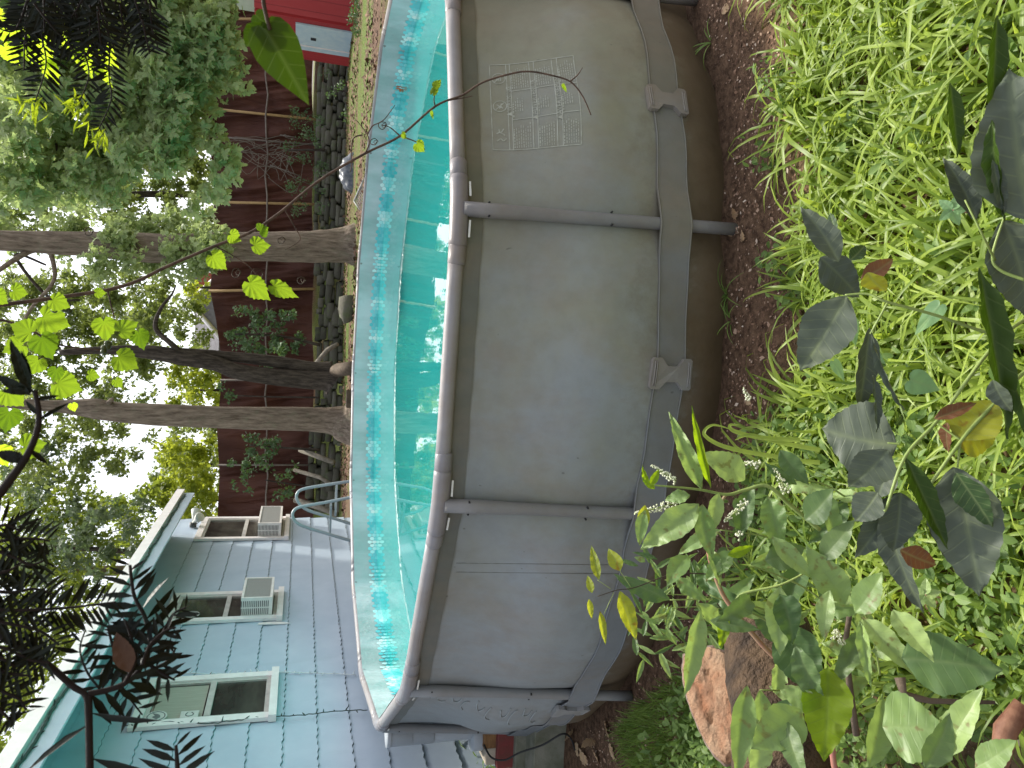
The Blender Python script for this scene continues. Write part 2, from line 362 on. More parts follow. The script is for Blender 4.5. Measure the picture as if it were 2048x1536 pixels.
# buckles: H shaped moulded pads
bo = [(-.03, .105), (-.062, .105), (-.07, .095), (-.07, .06), (-.035, .03), (-.035, -.03), (-.07, -.06), (-.07, -.095), (-.062, -.105), (.062, -.105), (.07, -.095), (.07, -.06), (.035, -.03), (.035, .03), (.07, .06), (.07, .095), (.062, .105)]
def on_wall(thc, zc, s, z, off, fr=wall_r):
    th = thc - s / PR; return pol(th, fr(th, zc + z) + off, zc + z)
MBUCK = mpool('buckle_plastic', (.27, .27, .27), (.24, .205, .165), False, rough=.4)
for (px, py) in [(1323, 204), (1328, 746), (1128, 1421)]:
    thc, zc = cyl(px, py, PR + .11); zc = (SZ0 + SZ1) / 2
    m = MB()
    def sr(th, z): return max(strap_r(th, z), wall_r(th, z))
    o2 = [on_wall(thc, zc, x, z, .022, sr) for x, z in bo]; o1 = [on_wall(thc, zc, x, z, -.005, sr) for x, z in bo]; n_ = len(bo)
    m.add(o2 + o1, [tuple(range(n_))] + [(i, (i + 1) % n_, (i + 1) % n_ + n_, i + n_) for i in range(n_)], smooth=False)
    for zz in (.094, .084, -.084, -.094):
        m.tube([on_wall(thc, zc, x, zz, .023, sr) for x in np.linspace(-.055, .055, 8)], .0035, 5)
    m.build('buckle', MBUCK, pool)
# inner liner
ML = NT('liner_sleeve'); MLS = ML.pbr(ML.mix((.34, .41, .41), (.52, .55, .57), ML.ramp(ML.noise(3, stretch=(1, 1, .3)), [(.4, 0), (.62, 1)])), .25, ML.bump(ML.noise(7, detail=3), .4, .03), .5)
ML = NT('liner_plain'); MLP = ML.pbr(ML.mix((.10, .56, .60), (.16, .68, .68), ML.noise(6, stretch=(1, 1, .3))), .35, None, .4)
def in_r(off): return lambda th, z: rpoly(th, PR - .055) + off + .008 * sin(th * 41) * sin((1.3 - z) * 8)
ring('liner_sleeve', MLS, 1.12, 1.33, in_r(0), 5)
ring('liner', MLP, .3, 1.12, in_r(0), 10)
hx = MB(); hs_ = .028; cols = int(2 * pi * PR / (hs_ * 1.5)); pos = []; 
for r_ in range(5):
    for c_ in range(cols):
        th = c_ / cols * 2 * pi; z = 1.155 - .0485 * r_ - (.024 if c_ % 2 else 0)
        g = .5 + .5 * sin(th * 41 + 1.3 * sin(th * 9)) ; tint = min(1, max(0, g * .75 + random.uniform(-.28, .35)))
        r = in_r(-.003)(th, z); vs = []
        for k in range(6):
            a = k * pi / 3; vs.append(pol(th + hs_ * .93 * cos(a) / PR, in_r(-.003)(th, z), z + hs_ * .93 * sin(a)))
        hx.add(vs, [(0, 1, 2, 3, 4, 5)], tint=tint, smooth=False)
t = NT('mosaic_print'); MH = t.pbr(t.ramp(t.attr('tint'), [(0, (.10, .50, .55)), (.4, (.22, .64, .68)), (.7, (.52, .80, .80)), (1, (.78, .86, .84))]), .3, None, .4)
hx.build('mosaic_band', MH, pool)
t = NT('liner_floor'); n = t.noise(.55, detail=4, rough=.55, dist=.6)
MFL_ = t.pbr(t.mix((.05, .62, .42), (.04, .60, .62), t.ramp(n, [(.42, 0), (.60, 1)])), .5, None, .3)
m = MB(); m.add([pol(0, 0, .08)] + [pol(u, in_r(.01)(u, .3), .3) for u in np.linspace(0, 2 * pi, 112, endpoint=False)], [(0, 1 + i, 1 + (i + 1) % 112) for i in range(112)])
m.build('liner_floor', MFL_, pool)
t = NT('pool_water'); fr = t.n('Fresnel', {'IOR': 1.36}).outputs[0]
bmp = t.bump(t.noise(9, stretch=(1, .5, 1), detail=3), .045, .01)
gl_ = t.n('BsdfGlossy', {'Color': (1, 1, 1, 1), 'Roughness': .01, 'Normal': bmp}); tr_ = t.n('BsdfTransparent', {'Color': (.50, .95, .92, 1)})
df_ = t.n('BsdfDiffuse', {'Color': (.05, .60, .58, 1)}); m1 = t.n('MixShader', {0: .34}); t.t.links.new(tr_.outputs[0], m1.inputs[1]); t.t.links.new(df_.outputs[0], m1.inputs[2])
ms = t.n('MixShader', {0: t.math('MINIMUM', t.math('MULTIPLY', fr, 1.25), 1.0)}); t.t.links.new(m1.outputs[0], ms.inputs[1]); t.t.links.new(gl_.outputs[0], ms.inputs[2]); t.t.links.new(ms.outputs[0], t.out.inputs[0])
m = MB(); wr = [pol(u, in_r(-.004)(u, WZ), WZ) for u in np.linspace(0, 2 * pi, 112, endpoint=False)]
m.add([pol(0, 0, WZ)] + wr, [(0, 1 + (i + 1) % 112, 1 + i) for i in range(112)])
tag(m.build('water', t.m), None, None, kind='structure')
# --- printed writing on the wall
def text_mesh(s, size, bold=0):
    cu = bpy.data.curves.new('tmp', 'FONT'); cu.body = s; cu.size = size; cu.offset = bold; cu.resolution_u = 2
    o = bpy.data.objects.new('tmp', cu); SC.collection.objects.link(o); dg = bpy.context.evaluated_depsgraph_get()
    me = bpy.data.meshes.new_from_object(o.evaluated_get(dg)); v = np.array([q.co[:] for q in me.vertices]); f = [tuple(p.vertices) for p in me.polygons]
    bpy.data.objects.remove(o); bpy.data.curves.remove(cu); bpy.data.meshes.remove(me)
    return v, f
def wallhit(px, py):
    r = PR
    for _ in range(8): th, z = cyl(px, py, r); r = wall_r(th, z)
    return th, z
for py in (1126, 1144):
    m = MB(); pts = [wallhit(px, py + .012 * (px - 910)) for px in range(912, 1262, 24)]
    m.tube([pol(th, wall_r(th, z) + .0004, z) for th, z in pts], .0014, 4); m.build('seam', MSKIRT, pool)
(th0, z0), (th1, z1) = wallhit(986, 300), wallhit(1146, 112)
PWd = abs(th0 - th1) * PR; PHh = z0 - z1
def pmap(x, y, off=.0025):       # x 0..1 across, y 0..1 down
    return on_wall(th0, 0, x * PWd, z0 - y * PHh, off)
MINK = NT('faded_white_print'); MINK = MINK.pbr(MINK.mix((.44, .45, .38), (.30, .30, .24), MINK.ramp(MINK.noise(30), [(.4, 0), (.7, 1)])), .7, None, .2)
asp = PHh / PWd
def line(m, x0, y0, x1, y1, wd=.008):
    n_ = max(2, int(8 * (abs(x1 - x0) + abs(y1 - y0)))); d = np.array([x1 - x0, (y1 - y0) * asp]); d = d / (np.linalg.norm(d) + 1e-9); nx, ny_ = -d[1] * wd / 2, d[0] * wd / 2 / asp
    v = []
    for i in range(n_ + 1):
        q = i / n_; x = x0 + (x1 - x0) * q; y = y0 + (y1 - y0) * q; v += [pmap(x + nx, y + ny_), pmap(x - nx, y - ny_)]
    m.add(v, [(2 * i, 2 * i + 1, 2 * i + 3, 2 * i + 2) for i in range(n_)], smooth=False)
m = MB()
for y in (0, 1, .2, .245, .475, .53, .74, .80): line(m, 0, y, 1, y)
for x in (0, 1): line(m, x, 0, x, 1)
for ya, yb in ((.245, .475), (.53, .74), (.80, 1)):
    for x in (.335, .665): line(m, x, ya, x, yb)
frame_o = m.build('warning_panel', MINK, pool, 'faded white printed warning table on the grey wall')
def wtext(s, x, y, hgt, wdt=None, bold=.002):
    v, f = text_mesh(s, 1.0, 0.0); w0 = v[:, 0].max(); k = hgt / .72; sx = (wdt / w0) if wdt else k
    mm = MB(); mm.add([pmap(x + p[0] * sx, y - p[1] * k / asp, .003) for p in v], f, smooth=False); return mm
def tri(mm, x, y, h): mm.add([pmap(x, y, .003), pmap(x + h, y, .003), pmap(x + h / 2, y - h / asp, .003)], [(0, 1, 2)], smooth=False)
for s, x, y, wdt in (('WARNING', .43, .240, .29), ('ADVERTENCIA', .36, .525, .41), ('AVERTISSEMENT', .32, .796, .48)):
    mm = wtext(s, x, y, .044, wdt); tri(mm, x - .052, y, .045); mm.build('warning_text', MINK, pool)
rnd = random.Random(3)
for ci, xa in enumerate((.02, .36, .69)):
    for ya, yb in ((.262, .46), (.548, .725), (.815, .985)):
        y = ya; k = 0; mm = MB()
        while y < yb - .01:
            if ci == 1 and k > 4: break
            x = xa + (.06 if ci == 1 and k else 0); xe = xa + (.27 if ci != 1 else .22) * (rnd.uniform(.75, 1) if k else .8)
            while x < xe:
                w_ = rnd.uniform(.012, .04); line(mm, x, y, min(xe, x + w_), y, .010 if k == 0 else .0065); x += w_ + .009
            y += .026; k += 1
        mm.build('fine_print', MINK, pool)
def circ(cx, cy, r, wd=.009, n_=22):
    for i in range(n_):
        a, a2 = 2 * pi * i / n_, 2 * pi * (i + 1) / n_; line(mm, cx + r * cos(a), cy + r * sin(a) / asp, cx + r * cos(a2), cy + r * sin(a2) / asp, wd)
for cx in (.50, .83):
    mm = MB(); circ(cx, .105, .062); line(mm, cx - .044, .105 - .044 / asp, cx + .044, .105 + .044 / asp, .009)
    if cx == .83:
        for q in range(3): line(mm, .80, .085 + .022 * q, .86, .085 + .022 * q, .009)
        mm.build('warning_symbol', MINK, pool); continue
    line(mm, .475, .14, .52, .065, .012); line(mm, .47, .10, .53, .125, .010); line(mm, .49, .085, .50, .13, .010); mm.build('warning_symbol', MINK, pool)
mm = MB()
for a_ in ((.13, .17, .10, .13), (.10, .13, .13, .10), (.13, .10, .10, .05), (.17, .15, .2, .09), (.2, .09, .185, .05), (.2, .09, .24, .08), (.2, .11, .24, .14), (.19, .12, .16, .15)): line(mm, *a_, .012)
mm.build('warning_symbol', MINK, pool)
# faint worn lettering on the left panel: only strokes survive
mm = MB(); rnd = random.Random(5)
MWORN = simple('worn_print', (.36, .39, .40), (.31, .34, .35), 30)
thA, zA = cyl(885, 1415, PR); thB, zB = cyl(1040, 1424, PR)
def q_(s, z): return on_wall(thA, 0, s, z, .003)
for k, zz in enumerate(np.linspace(zA, zB, 9)):
    a0 = rnd.uniform(0, 2); R_ = .05
    pts = [q_((rnd.uniform(-.01, .01)) + (.13 if k % 2 else .02) + .10 * cos(a0 + i * .5), zz + .026 * sin(a0 + i * .5)) for i in range(7)]
    mm = MB(); mm.tube(pts, .004, 4); mm.build('worn_letter', MWORN, pool)
for i in range(3): mm = MB(); mm.tube([q_(.30 + .01 * sin(j), zA + .0 - .05 * i - .008 * j) for j in range(6)], .004, 4); mm.build('worn_letter', MWORN, pool)
# ================================================================== HOUSE
HD = np.array([0.09537537, 0.99544138, 0.0]); HA = aty(582, 1037, 12.6); HN = np.array([HD[1], -HD[0], 0.0]); UZ = np.array([0, 0, 1.0])
def wq(px, py, off=0.0):        # picture point on the house wall -> (s along the wall, z)
    q = ray(px, py); A = HA + HN * off; t_ = ((A - CAM) @ HN) / (q @ HN); p = CAM + q * t_; return float((p - HA) @ HD), float(p[2])
def wp(s, z, off=0.0): return HA + HD * s + HN * off + UZ * (z - HA[2])
house = thing('house', 'light blue one storey house clad in wavy edged shingles with white trimmed windows', 'house', (HA[0], HA[1], 0))
HR = np.stack([HD, HN, UZ], 1)
def hbox(m, s0, s1, z0, z1, o0, o1, mi=0):
    m.box(wp((s0 + s1) / 2, (z0 + z1) / 2, (o0 + o1) / 2), (abs(s1 - s0), abs(o1 - o0), abs(z1 - z0)), HR, mi); return m
t = NT('blue_shingle_paint'); n = t.noise(3, detail=6); P = t.co()
c = t.mix((.41, .495, .59), (.47, .55, .64), t.ramp(n, [(.35, 0), (.7, 1)]))
c = t.mix(c, (.50, .60, .65), t.ramp(t.noise(1.8, detail=7, rough=.72), [(.62, 0), (.72, .5)]))
c = t.mix(c, (.22, .33, .35), t.ramp(t.noise(5, stretch=(1, 1, .15), detail=5), [(.6, 0), (.9, .35)]))
t.pbr(c, .6, t.bump(t.noise(60, stretch=(1, 1, .12), detail=3), .35, .004), .35); MBLUE = t.m
MWTRIM = simple('white_trim_paint', (.86, .81, .79), (.76, .71, .69), 8, .5)
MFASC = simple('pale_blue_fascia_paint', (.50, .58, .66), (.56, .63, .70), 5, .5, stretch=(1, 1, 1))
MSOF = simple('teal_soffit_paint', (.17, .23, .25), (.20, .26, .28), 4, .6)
ZC = [1.98 + .272 * k for k in range(-6, 6)]; S0, S1 = -8.4, 0.0
def wave(s, k): return .0055 * sin(s * 62 + k * 1.9) + .004 * sin(s * 23 + k)
m = MB(); ztop = wq(362, 1041)[1] + .02
for k, z in enumerate(ZC):
    if z > ztop: break
    zt = min(z + .272, ztop); ns = 420
    # each course: sheet leaning out at its butt edge, with a wavy lower edge
    rows = [(lambda s, z=z, k=k: (z + wave(s, k), .002)), (lambda s, z=z, k=k: (z + wave(s, k), .019)), (lambda s, zt=zt, k=k: (zt + (wave(s, k + 1) if zt < ztop else 0) + .0, .004))]
    v = []
    for i in range(ns + 1):
        s = S0 + (S1 - S0) * i / ns
        for r_ in rows: zz, oo = r_(s); v.append(wp(s, zz, oo))
    f = [(3 * i + j, 3 * i + 3 + j, 3 * i + 4 + j, 3 * i + 1 + j) for i in range(ns) for j in (0, 1)]
    m.add(v, f, smooth=False)
hbox(m, S0, S1 - .004, 0, ZC[0] + .02, -.1, .003); hbox(m, S0, S1, -.2, ztop, -6.0, -.001)
m.build('wall', MBLUE, house)
# shadow line under each butt edge, painted on as a thin dark strip
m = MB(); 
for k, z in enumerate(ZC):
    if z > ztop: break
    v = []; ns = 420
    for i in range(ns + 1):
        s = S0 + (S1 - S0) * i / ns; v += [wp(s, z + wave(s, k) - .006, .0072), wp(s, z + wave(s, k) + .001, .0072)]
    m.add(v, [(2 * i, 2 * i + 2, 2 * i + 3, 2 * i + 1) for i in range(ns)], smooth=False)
m.build('shingle_shadow', simple('shadow_line', (.09, .13, .14), (.12, .17, .18), 20, .9), house).data
# roof: sloping soffit, fascia, white drip edge, string lights
OV = .62
def eq(px, py): return wq(px, py, OV)
sf, zf = eq(389, 989); _, zft = eq(362, 983); zft = zf + .15; se1, se0 = eq(389, 989)[0], -9.3
PT = ztop + .16
m = MB()
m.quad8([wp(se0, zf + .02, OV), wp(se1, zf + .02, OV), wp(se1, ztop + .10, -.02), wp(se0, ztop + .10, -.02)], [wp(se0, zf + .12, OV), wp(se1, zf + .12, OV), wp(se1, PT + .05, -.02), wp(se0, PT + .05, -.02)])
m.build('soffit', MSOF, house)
m = MB(); hbox(m, se0, se1, zf, zft, OV, OV + .025); m.build('fascia', MFASC, house)
MROOF = simple('grey_shingles', (.10, .10, .105), (.17, .17, .17), 40, .9)
m = MB(); m.quad8([wp(se0, zft + .012, OV + .06), wp(se1 + .03, zft + .012, OV + .06), wp(se1 + .03, zft + 1.3, -3.6), wp(se0, zft + 1.3, -3.6)], [wp(se0, zft + .03, OV + .06), wp(se1 + .03, zft + .03, OV + .06), wp(se1 + .03, zft + 1.33, -3.6), wp(se0, zft + 1.33, -3.6)])
m.build('roof', MROOF, house)
m = MB(); hbox(m, se0, se1 + .03, zft - .012, zft + .09, OV + .027, OV + .075); m.build('drip_edge', MWTRIM, house)
m = MB(); hbox(m, -3.2, 0, zft + .2, ztop + .02, -3, -.3); 
MDKC = simple('dark_green_cable', (.03, .06, .05), (.05, .08, .07), 10, .6)
def light_string(pts, name, lab, cat, mats, step=.13, r=.0035, blen=.035, seed=1, group=None):
    rd = random.Random(seed); P = [np.array(p) for p in pts]; fine = []
    for a, b_ in zip(P[:-1], P[1:]):
        k = max(2, int(np.linalg.norm(b_ - a) / .03))
        for i in range(k): fine.append(a + (b_ - a) * i / k + np.array([rd.uniform(-1, 1), rd.uniform(-1, 1), rd.uniform(-1, 1)]) * .004)
    fine.append(P[-1]); root = thing(name, lab, cat, P[0], group)
    m = MB(); m.tube(fine, r, 5); m.build('wire', mats[0], root); L = 0; bulbs = MB(); nb = 0
    for a, b_ in zip(fine[:-1], fine[1:]):
        L += np.linalg.norm(b_ - a)
        if L > step * rd.uniform(.7, 1.3):
            L = 0; d = unit(np.array([rd.uniform(-.4, .4), rd.uniform(-.8, .8), rd.uniform(-.6, .5)]) + HN * .3); mb = MB()
            mb.tube([a, a + d * blen * .5, a + d * blen, a + d * blen * 1.5], [.005, .006, .0045, .001], 6); mb.build('bulb', mats[1], root); nb += 1
            if nb > 90: break
    return root
es = [wp(s, zft - .03 - .012 * abs(sin(s * 4.6)), OV + .035) for s in np.arange(se0 + .5, se1 - .05, .1)]
light_string(es, 'string_lights', 'dark string lights running along the blue fascia under the eave', 'string lights', (MDKC, MDKC), .16, .011, .03)
MWC = simple('white_cable', (.75, .78, .78), (.6, .66, .68), 10, .5)
vs1 = [wp(*wq(x, y, .03), .03) for x, y in ((300, 1348), (360, 1346), (420, 1348), (480, 1346), (540, 1343), (600, 1345), (655, 1347), (712, 1350))]
light_string(vs1, 'string_lights', 'pale string lights hanging beside the upper edge of the nearest window', 'string lights', (MWC, MWC), .06, .005, .03, 4)
vs2 = [wp(*wq(x, y, .05), .05) for x, y in ((250, 1452), (330, 1444), (420, 1447), (500, 1437), (555, 1433), (610, 1430), (670, 1422), (735, 1420))]
light_string(vs2, 'string_lights', 'dark string lights hanging across the lower trim of the nearest window', 'string lights', (MDKC, MDKC), .07, .0045, .03, 5)
# windows
t = NT('window_glass'); t.pbr(t.mix((.035, .035, .03), (.09, .085, .07), t.ramp(t.noise(.8, stretch=(1, 1, 3)), [(.4, 0), (.6, 1)])), .04, None, .6); MGL = t.m
MCUR = simple('pale_curtain', (.30, .30, .24), (.38, .37, .30), 14, .8, stretch=(9, 9, .3))
MALU = simple('storm_frame', (.55, .52, .48), (.42, .40, .37), 12, .4)
def window(c_, curtain):        # corners given as picture points: far-top, far-bottom, near-bottom, near-top
    Q = [wq(*p, .03) for p in c_]; s1_ = (Q[0][0] + Q[1][0]) / 2; s0_ = (Q[2][0] + Q[3][0]) / 2; zb = (Q[1][1] + Q[2][1]) / 2; zt = (Q[0][1] + Q[3][1]) / 2
    win = None; w_ = .085
    m = MB(); hbox(m, s0_, s0_ + w_, zb, zt, .021, .055); hbox(m, s1_ - w_, s1_, zb, zt, .021, .055); hbox(m, s0_ + w_, s1_ - w_, zt - w_, zt, .021, .053); hbox(m, s0_ - .02, s1_ + .02, zb - .03, zb + .035, .021, .085)
    fr = m.build('window', MWTRIM, house)
    a, b_ = s0_ + w_, s1_ - w_; c0, c1 = zb + .035, zt - w_; mid = (c0 + c1) / 2
    def child(name, mt, *args):
        mm = MB()
        for q in args: hbox(mm, *q)
        o = mm.build(name, mt, house); o.parent = fr; return o
    child('pane', MGL, (a, b_, c0, c1, -.02, .023))
    child('sash', MALU, (a, a + .035, c0, c1, .023, .040), (b_ - .035, b_, c0, c1, .023, .040), (a + .035, b_ - .035, c1 - .035, c1, .023, .039), (a + .035, b_ - .035, c0, c0 + .04, .023, .039), (a + .035, b_ - .035, mid - .025, mid + .025, .023, .044))
    if curtain: child('blind', MCUR, (a + .06, b_ - .06, mid + .04, c1 - .06, .0235, .0245))
    return s0_, s1_, zb, zt, fr
W1 = window([(398, 1036), (575, 1036), (574, 1079), (397, 1081)], False)
W2 = window([(338, 1190), (562, 1183), (560, 1241), (333, 1247)], False)
W3 = window([(290, 1360), (550, 1348), (546, 1444), (262, 1456)], True)
def wdisc(m, s, z, rs, rz, off, th=.003, n_=24):
    o = [wp(s + rs * cos(a), z + rz * sin(a), off) for a in np.linspace(0, 2 * pi, n_, endpoint=False)]; m.prism(o, HN * th)
MSTK = simple('sticker_white', (.62, .62, .58), (.5, .5, .46), 20, .5); MINKD = simple('sticker_ink', (.10, .11, .11), (.16, .17, .17), 30, .6)
for (px, py) in ((383, 1228), (312, 1432)):
    s, z = wq(px, py, .05); st = MB(); wdisc(st, s, z, .085, .085, .0445); so_ = st.build('round_sticker', MSTK, house)
    mk = MB(); mk.tube([wp(s + .068 * cos(a), z + .068 * sin(a), .048) for a in np.linspace(0, 6.28, 24)], .004, 4); mk.build('printed_ring', MINKD, house).parent = so_
    mk = MB(); mk.prism([wp(s + x * .1, z + y * .1, .0478) for x, y in ((-.5, -.1), (-.1, .3), (.1, .1), (.5, .35), (.3, -.1), (.1, -.3), (-.2, -.35))], HN * .002); mk.build('printed_mark', MINKD, house).parent = so_
s, z = wq(379, 1428, .05); st = MB(); hbox(st, s - .055, s + .055, z - .07, z + .07, .0445, .0475); so_ = st.build('square_sticker', MSTK, house)
mk = MB(); mk.tube([wp(s + .03 * cos(a), z + .03 * sin(a), .049) for a in np.linspace(.5, 5.8, 20)], .004, 4); mk.build('printed_ring', MINKD, house).parent = so_
# the bare caulk smear and flood lights
s, z = wq(548, 1248, .02); st = MB(); st.prism([wp(s + x, z + y, .0205) for x, y in ((-.01, .17), (.03, .16), (.05, .05), (.035, -.07), (.01, -.13), (-.01, -.17), (-.02, -.1), (-.015, .0))], HN * .008); st.build('paint_patch', MWTRIM, house)
MLAMP = simple('lamp_glass', (.62, .63, .58), (.5, .52, .46), 10, .3); MDM = simple('dark_bracket', (.06, .06, .055), (.09, .09, .08), 10, .5)
s, z = wq(386, 1043, .12); fl = MB(); c0 = wp(s + .02, z, .03)
fl.tube([c0, c0 + HN * .07], .05, 12); fx = fl.build('flood_light', MDM, house)
for dv in (np.array([.10, -.12, -.10]), np.array([.14, .10, -.02])):
    m = MB(); a = c0 + HN * .07; d = unit(dv); m.tube([a, a + d * .06, a + d * .12, a + d * .20, a + d * .215], [.02, .03, .05, .075, .06], 16); m.build('lamp_head', MLAMP, house).parent = fx
m = MB(); m.tube([wp(-.1, zf + .05, .3), wp(-.3, zf - .02, .3), wp(-.16, zf - .1, .1), c0], .006, 5); m.build('cable', MDM, house)
# window air conditioners (rest in the windows)
MAC = simple('air_conditioner_shell', (.82, .78, .74), (.70, .66, .62), 9, .5); MFIN = simple('coil_fins', (.20, .20, .19), (.34, .34, .32), 60, .5, stretch=(8, 8, 1)); MVENT = simple('vent_dark', (.06, .06, .06), (.1, .1, .1), 10, .7)
def aircon(W, lab, near_off):
    s0_, s1_, zb, zt, fr = W; a, b_ = s0_ + .1, s1_ - .1; h = .33; z0_, z1_ = zb + .085, zb + .085 + h; D = .24
    root = thing('air_conditioner', lab, 'air conditioner', wp((a + b_) / 2, z0_, .2), 'window air conditioners')
    m = MB(); hbox(m, a, b_, z0_, z1_, .0, D); m.build('casing', MAC, root)
    m = MB(); hbox(m, a + .03, b_ - .03, z0_ + .03, z1_ - .03, D, D + .006); m.build('coil', MFIN, root)
    m = MB(); hbox(m, a, a + .025, z0_, z1_, D, D + .012); hbox(m, b_ - .025, b_, z0_, z1_, D, D + .012); hbox(m, a + .025, b_ - .025, z0_, z0_ + .025, D, D + .012); hbox(m, a + .025, b_ - .025, z1_ - .025, z1_, D, D + .012); m.build('rear_frame', MAC, root)
    m = MB()
    for r_ in range(2):
        for k in range(15):
            zz = z0_ + .04 + k * .02; oo = .06 + r_ * .085; hbox(m, a - .002, a, zz, zz + .009, oo, oo + .07)
    m.build('louvre', MVENT, root).data
    m = MB(); hbox(m, s0_ + .086, a - .001, z0_ + .01, z1_ - .01, .024, .036); m.build('side_panel', MALU, root)
    return root
aircon(W1, 'white air conditioner in the far window below the flood lamp', 0)
aircon(W2, 'white air conditioner with a dusty grille in the middle window above the white paint patch', 0)
# ================================================================== POOL LADDER
MGALV = simple('galvanised_tube', (.34, .40, .42), (.28, .34, .36), 10, .35, spec=.5)
ladder = thing('pool_ladder', 'grey tubular A frame ladder with two looped handrails behind the pool rim', 'ladder', (*aty(700, 1020, 9.6)[:2], 0))
def bez(P, n_=24):
    P = [np.array(p, float) for p in P]; out = []
    for i in range(len(P) - 1):
        p0 = P[max(0, i - 1)]; p1 = P[i]; p2 = P[i + 1]; p3 = P[min(len(P) - 1, i + 2)]
        for k in range(n_):
            q = k / n_; out.append(.5 * ((2 * p1) + (-p0 + p2) * q + (2 * p0 - 5 * p1 + 4 * p2 - p3) * q * q + (-p0 + 3 * p1 - 3 * p2 + p3) * q ** 3))
    out.append(P[-1]); return out
def down(p, q): d = q - p; k = (0 - q[2]) / d[2]; return q + d * k
lp = []
for pts, dd in ((((704, 962), (650, 970), (607, 978), (594, 988), (596, 1003), (613, 1019), (655, 1033), (700, 1047)), 9.55), (((700, 995), (650, 1005), (600, 1014), (586, 1025), (588, 1039), (603, 1051), (650, 1066), (700, 1081)), 9.2)):
    P = [aty(x, y, dd) for x, y in pts]; P = [down(P[1], P[0])] + P + [down(P[-2], P[-1])]; m = MB(); m.tube(bez(P, 8), .019, 10); m.build('handrail', MGALV, ladder); lp.append(P)
for (a, b_), nm in ((((673, 973, 9.53), (671, 1029, 9.22)), 'step'), (((662, 1008, 9.25), (660, 1066, 9.5)), 'step')):
    A, B = aty(*a), aty(*b_); m = MB(); d = unit(B - A); e = unit(np.cross(d, UZ)); m.box((A + B) / 2, (np.linalg.norm(B - A), .07, .025), np.stack([d, e, np.cross(d, e)], 1)); m.build(nm, MGALV, ladder)
# ================================================================== FENCE, STONE WALL, SHED
FY = 29.2
def fp(px, py, y=FY): return aty(px, py, y)
MTARP = NT('brown_tarpaulin'); n = MTARP.noise(.45, detail=3, stretch=(1, 1, .7), dist=.4); wr_ = MTARP.noise(1.3, detail=5, stretch=(1.6, 1, .22), dist=.35)
c = MTARP.mix((.06, .022, .016), (.125, .050, .034), MTARP.ramp(n, [(.4, 0), (.65, 1)]))
MTARP = MTARP.pbr(c, .55, MTARP.bump(MTARP.math('ADD', wr_, MTARP.math('MULTIPLY', n, 1.5)), 1.0, .28), .2)
MPOLE = simple('tan_wooden_pole', (.50, .33, .15), (.36, .23, .10), 14, .6, stretch=(3, 3, .5)); MPIPE = simple('weathered_pipe', (.16, .13, .11), (.22, .18, .15), 14, .6)
fence = thing('tarp_fence', 'tall fence of reddish brown tarpaulin hung on tan poles above the stone wall', 'fence', fp(700, 560) * [1, 1, 0] + [0, 0, 1.7])
tops = [(392, -260), (398, -60), (399, 37), (401, 130), (403, 215), (418, 275), (425, 340), (428, 405), (428, 500), (420, 580), (432, 640), (441, 705), (443, 760), (434, 860), (439, 950), (436, 1010), (433, 1090), (436, 1200)]
ty = [b_ for a, b_ in tops]
def top_at(py): return np.interp(py, ty, [a for a, b_ in tops])
def bot_at(py): return 626 + 2 * sin(py / 37)
def tarp(u, v):
    py = -260 + u * 1460; px = top_at(py) + (bot_at(py) - top_at(py)) * v
    dep = FY + .09 * sin(py / 7 + v * 5 + sin(py / 31) * 2) * (.3 + sin(v * 3)) + .12 * sin(py / 19 - v * 4) + .05 * sin(py / 3.1 + v * 9) * sin(py / 41) + .2 * (v - .5) ** 2 + .06 * sin((py * .25 + v * 130) / 14)
    return fp(px, py, dep)
m = MB(); m.grid(tarp, 900, 30); m.build('tarpaulin', MTARP, fence)
for py, mt, lean in ((-120, MPOLE, 12), (37, MPOLE, 2), (215, MPOLE, 22), (272, MPIPE, 16), (404, MPOLE, 4), (582, MPOLE, -4), (760, MPIPE, 0), (930, MPIPE, 0)):
    m = MB(); A = fp(top_at(py) - 3, py, FY - .25); B = fp(612, py + lean, FY - .25); m.tube([A, (A + B) / 2, B + (B - A) * .1], .05 if mt == MPOLE else .036, 8); m.build('post', mt, fence)
m = MB(); m.tube([fp(533 + 3 * sin(q), q, FY - .3) for q in range(-250, 1100, 40)], .035, 6); m.build('rail', MPIPE, fence)
for a, b_ in (((540, 330), (600, 352)), ((560, 270), (592, 275))):
    m = MB(); m.tube([fp(*a, FY - .33), fp(*b_, FY - .33)], .024, 6); m.build('brace', MPIPE, fence)
t = NT('field_stone'); MSTONE = t.pbr(t.mix(t.mix((.06, .058, .045), (.15, .14, .11), t.attr('tint')), (.10, .13, .05), t.ramp(t.noise(4), [(.5, 0), (.7, .7)])), .9, t.bump(t.noise(22), .8, .03), .2)
def stone(m, c, sx, sy, sz, sd, e=.38):
    rd = random.Random(sd); vs = []; n1_, n2_ = 8, 5; ph = [rd.uniform(0, 6) for _ in range(4)]
    for i in range(n2_ + 1):
        a = -pi / 2 + pi * i / n2_
        for j in range(n1_):
            b_ = 2 * pi * j / n1_ + ph[3]
            
            x = abs(cos(a)) ** e * abs(cos(b_)) ** e * (1 if cos(b_) > 0 else -1); y = abs(cos(a)) ** e * abs(sin(b_)) ** e * (1 if sin(b_) > 0 else -1); z = abs(sin(a)) ** e * (1 if a > 0 else -1)
            q = 1 + .14 * sin(3 * x + ph[0]) * sin(2 * y + ph[1]) + .09 * rd.uniform(-1, 1); vs.append((c[0] + x * sx * q, c[1] + y * sy * q, c[2] + z * sz * q))
    m.add(vs, np.array([(i * n1_ + j, i * n1_ + (j + 1) % n1_, (i + 1) * n1_ + (j + 1) % n1_, (i + 1) * n1_ + j) for i in range(n2_) for j in range(n1_)]), tint=rd.random())
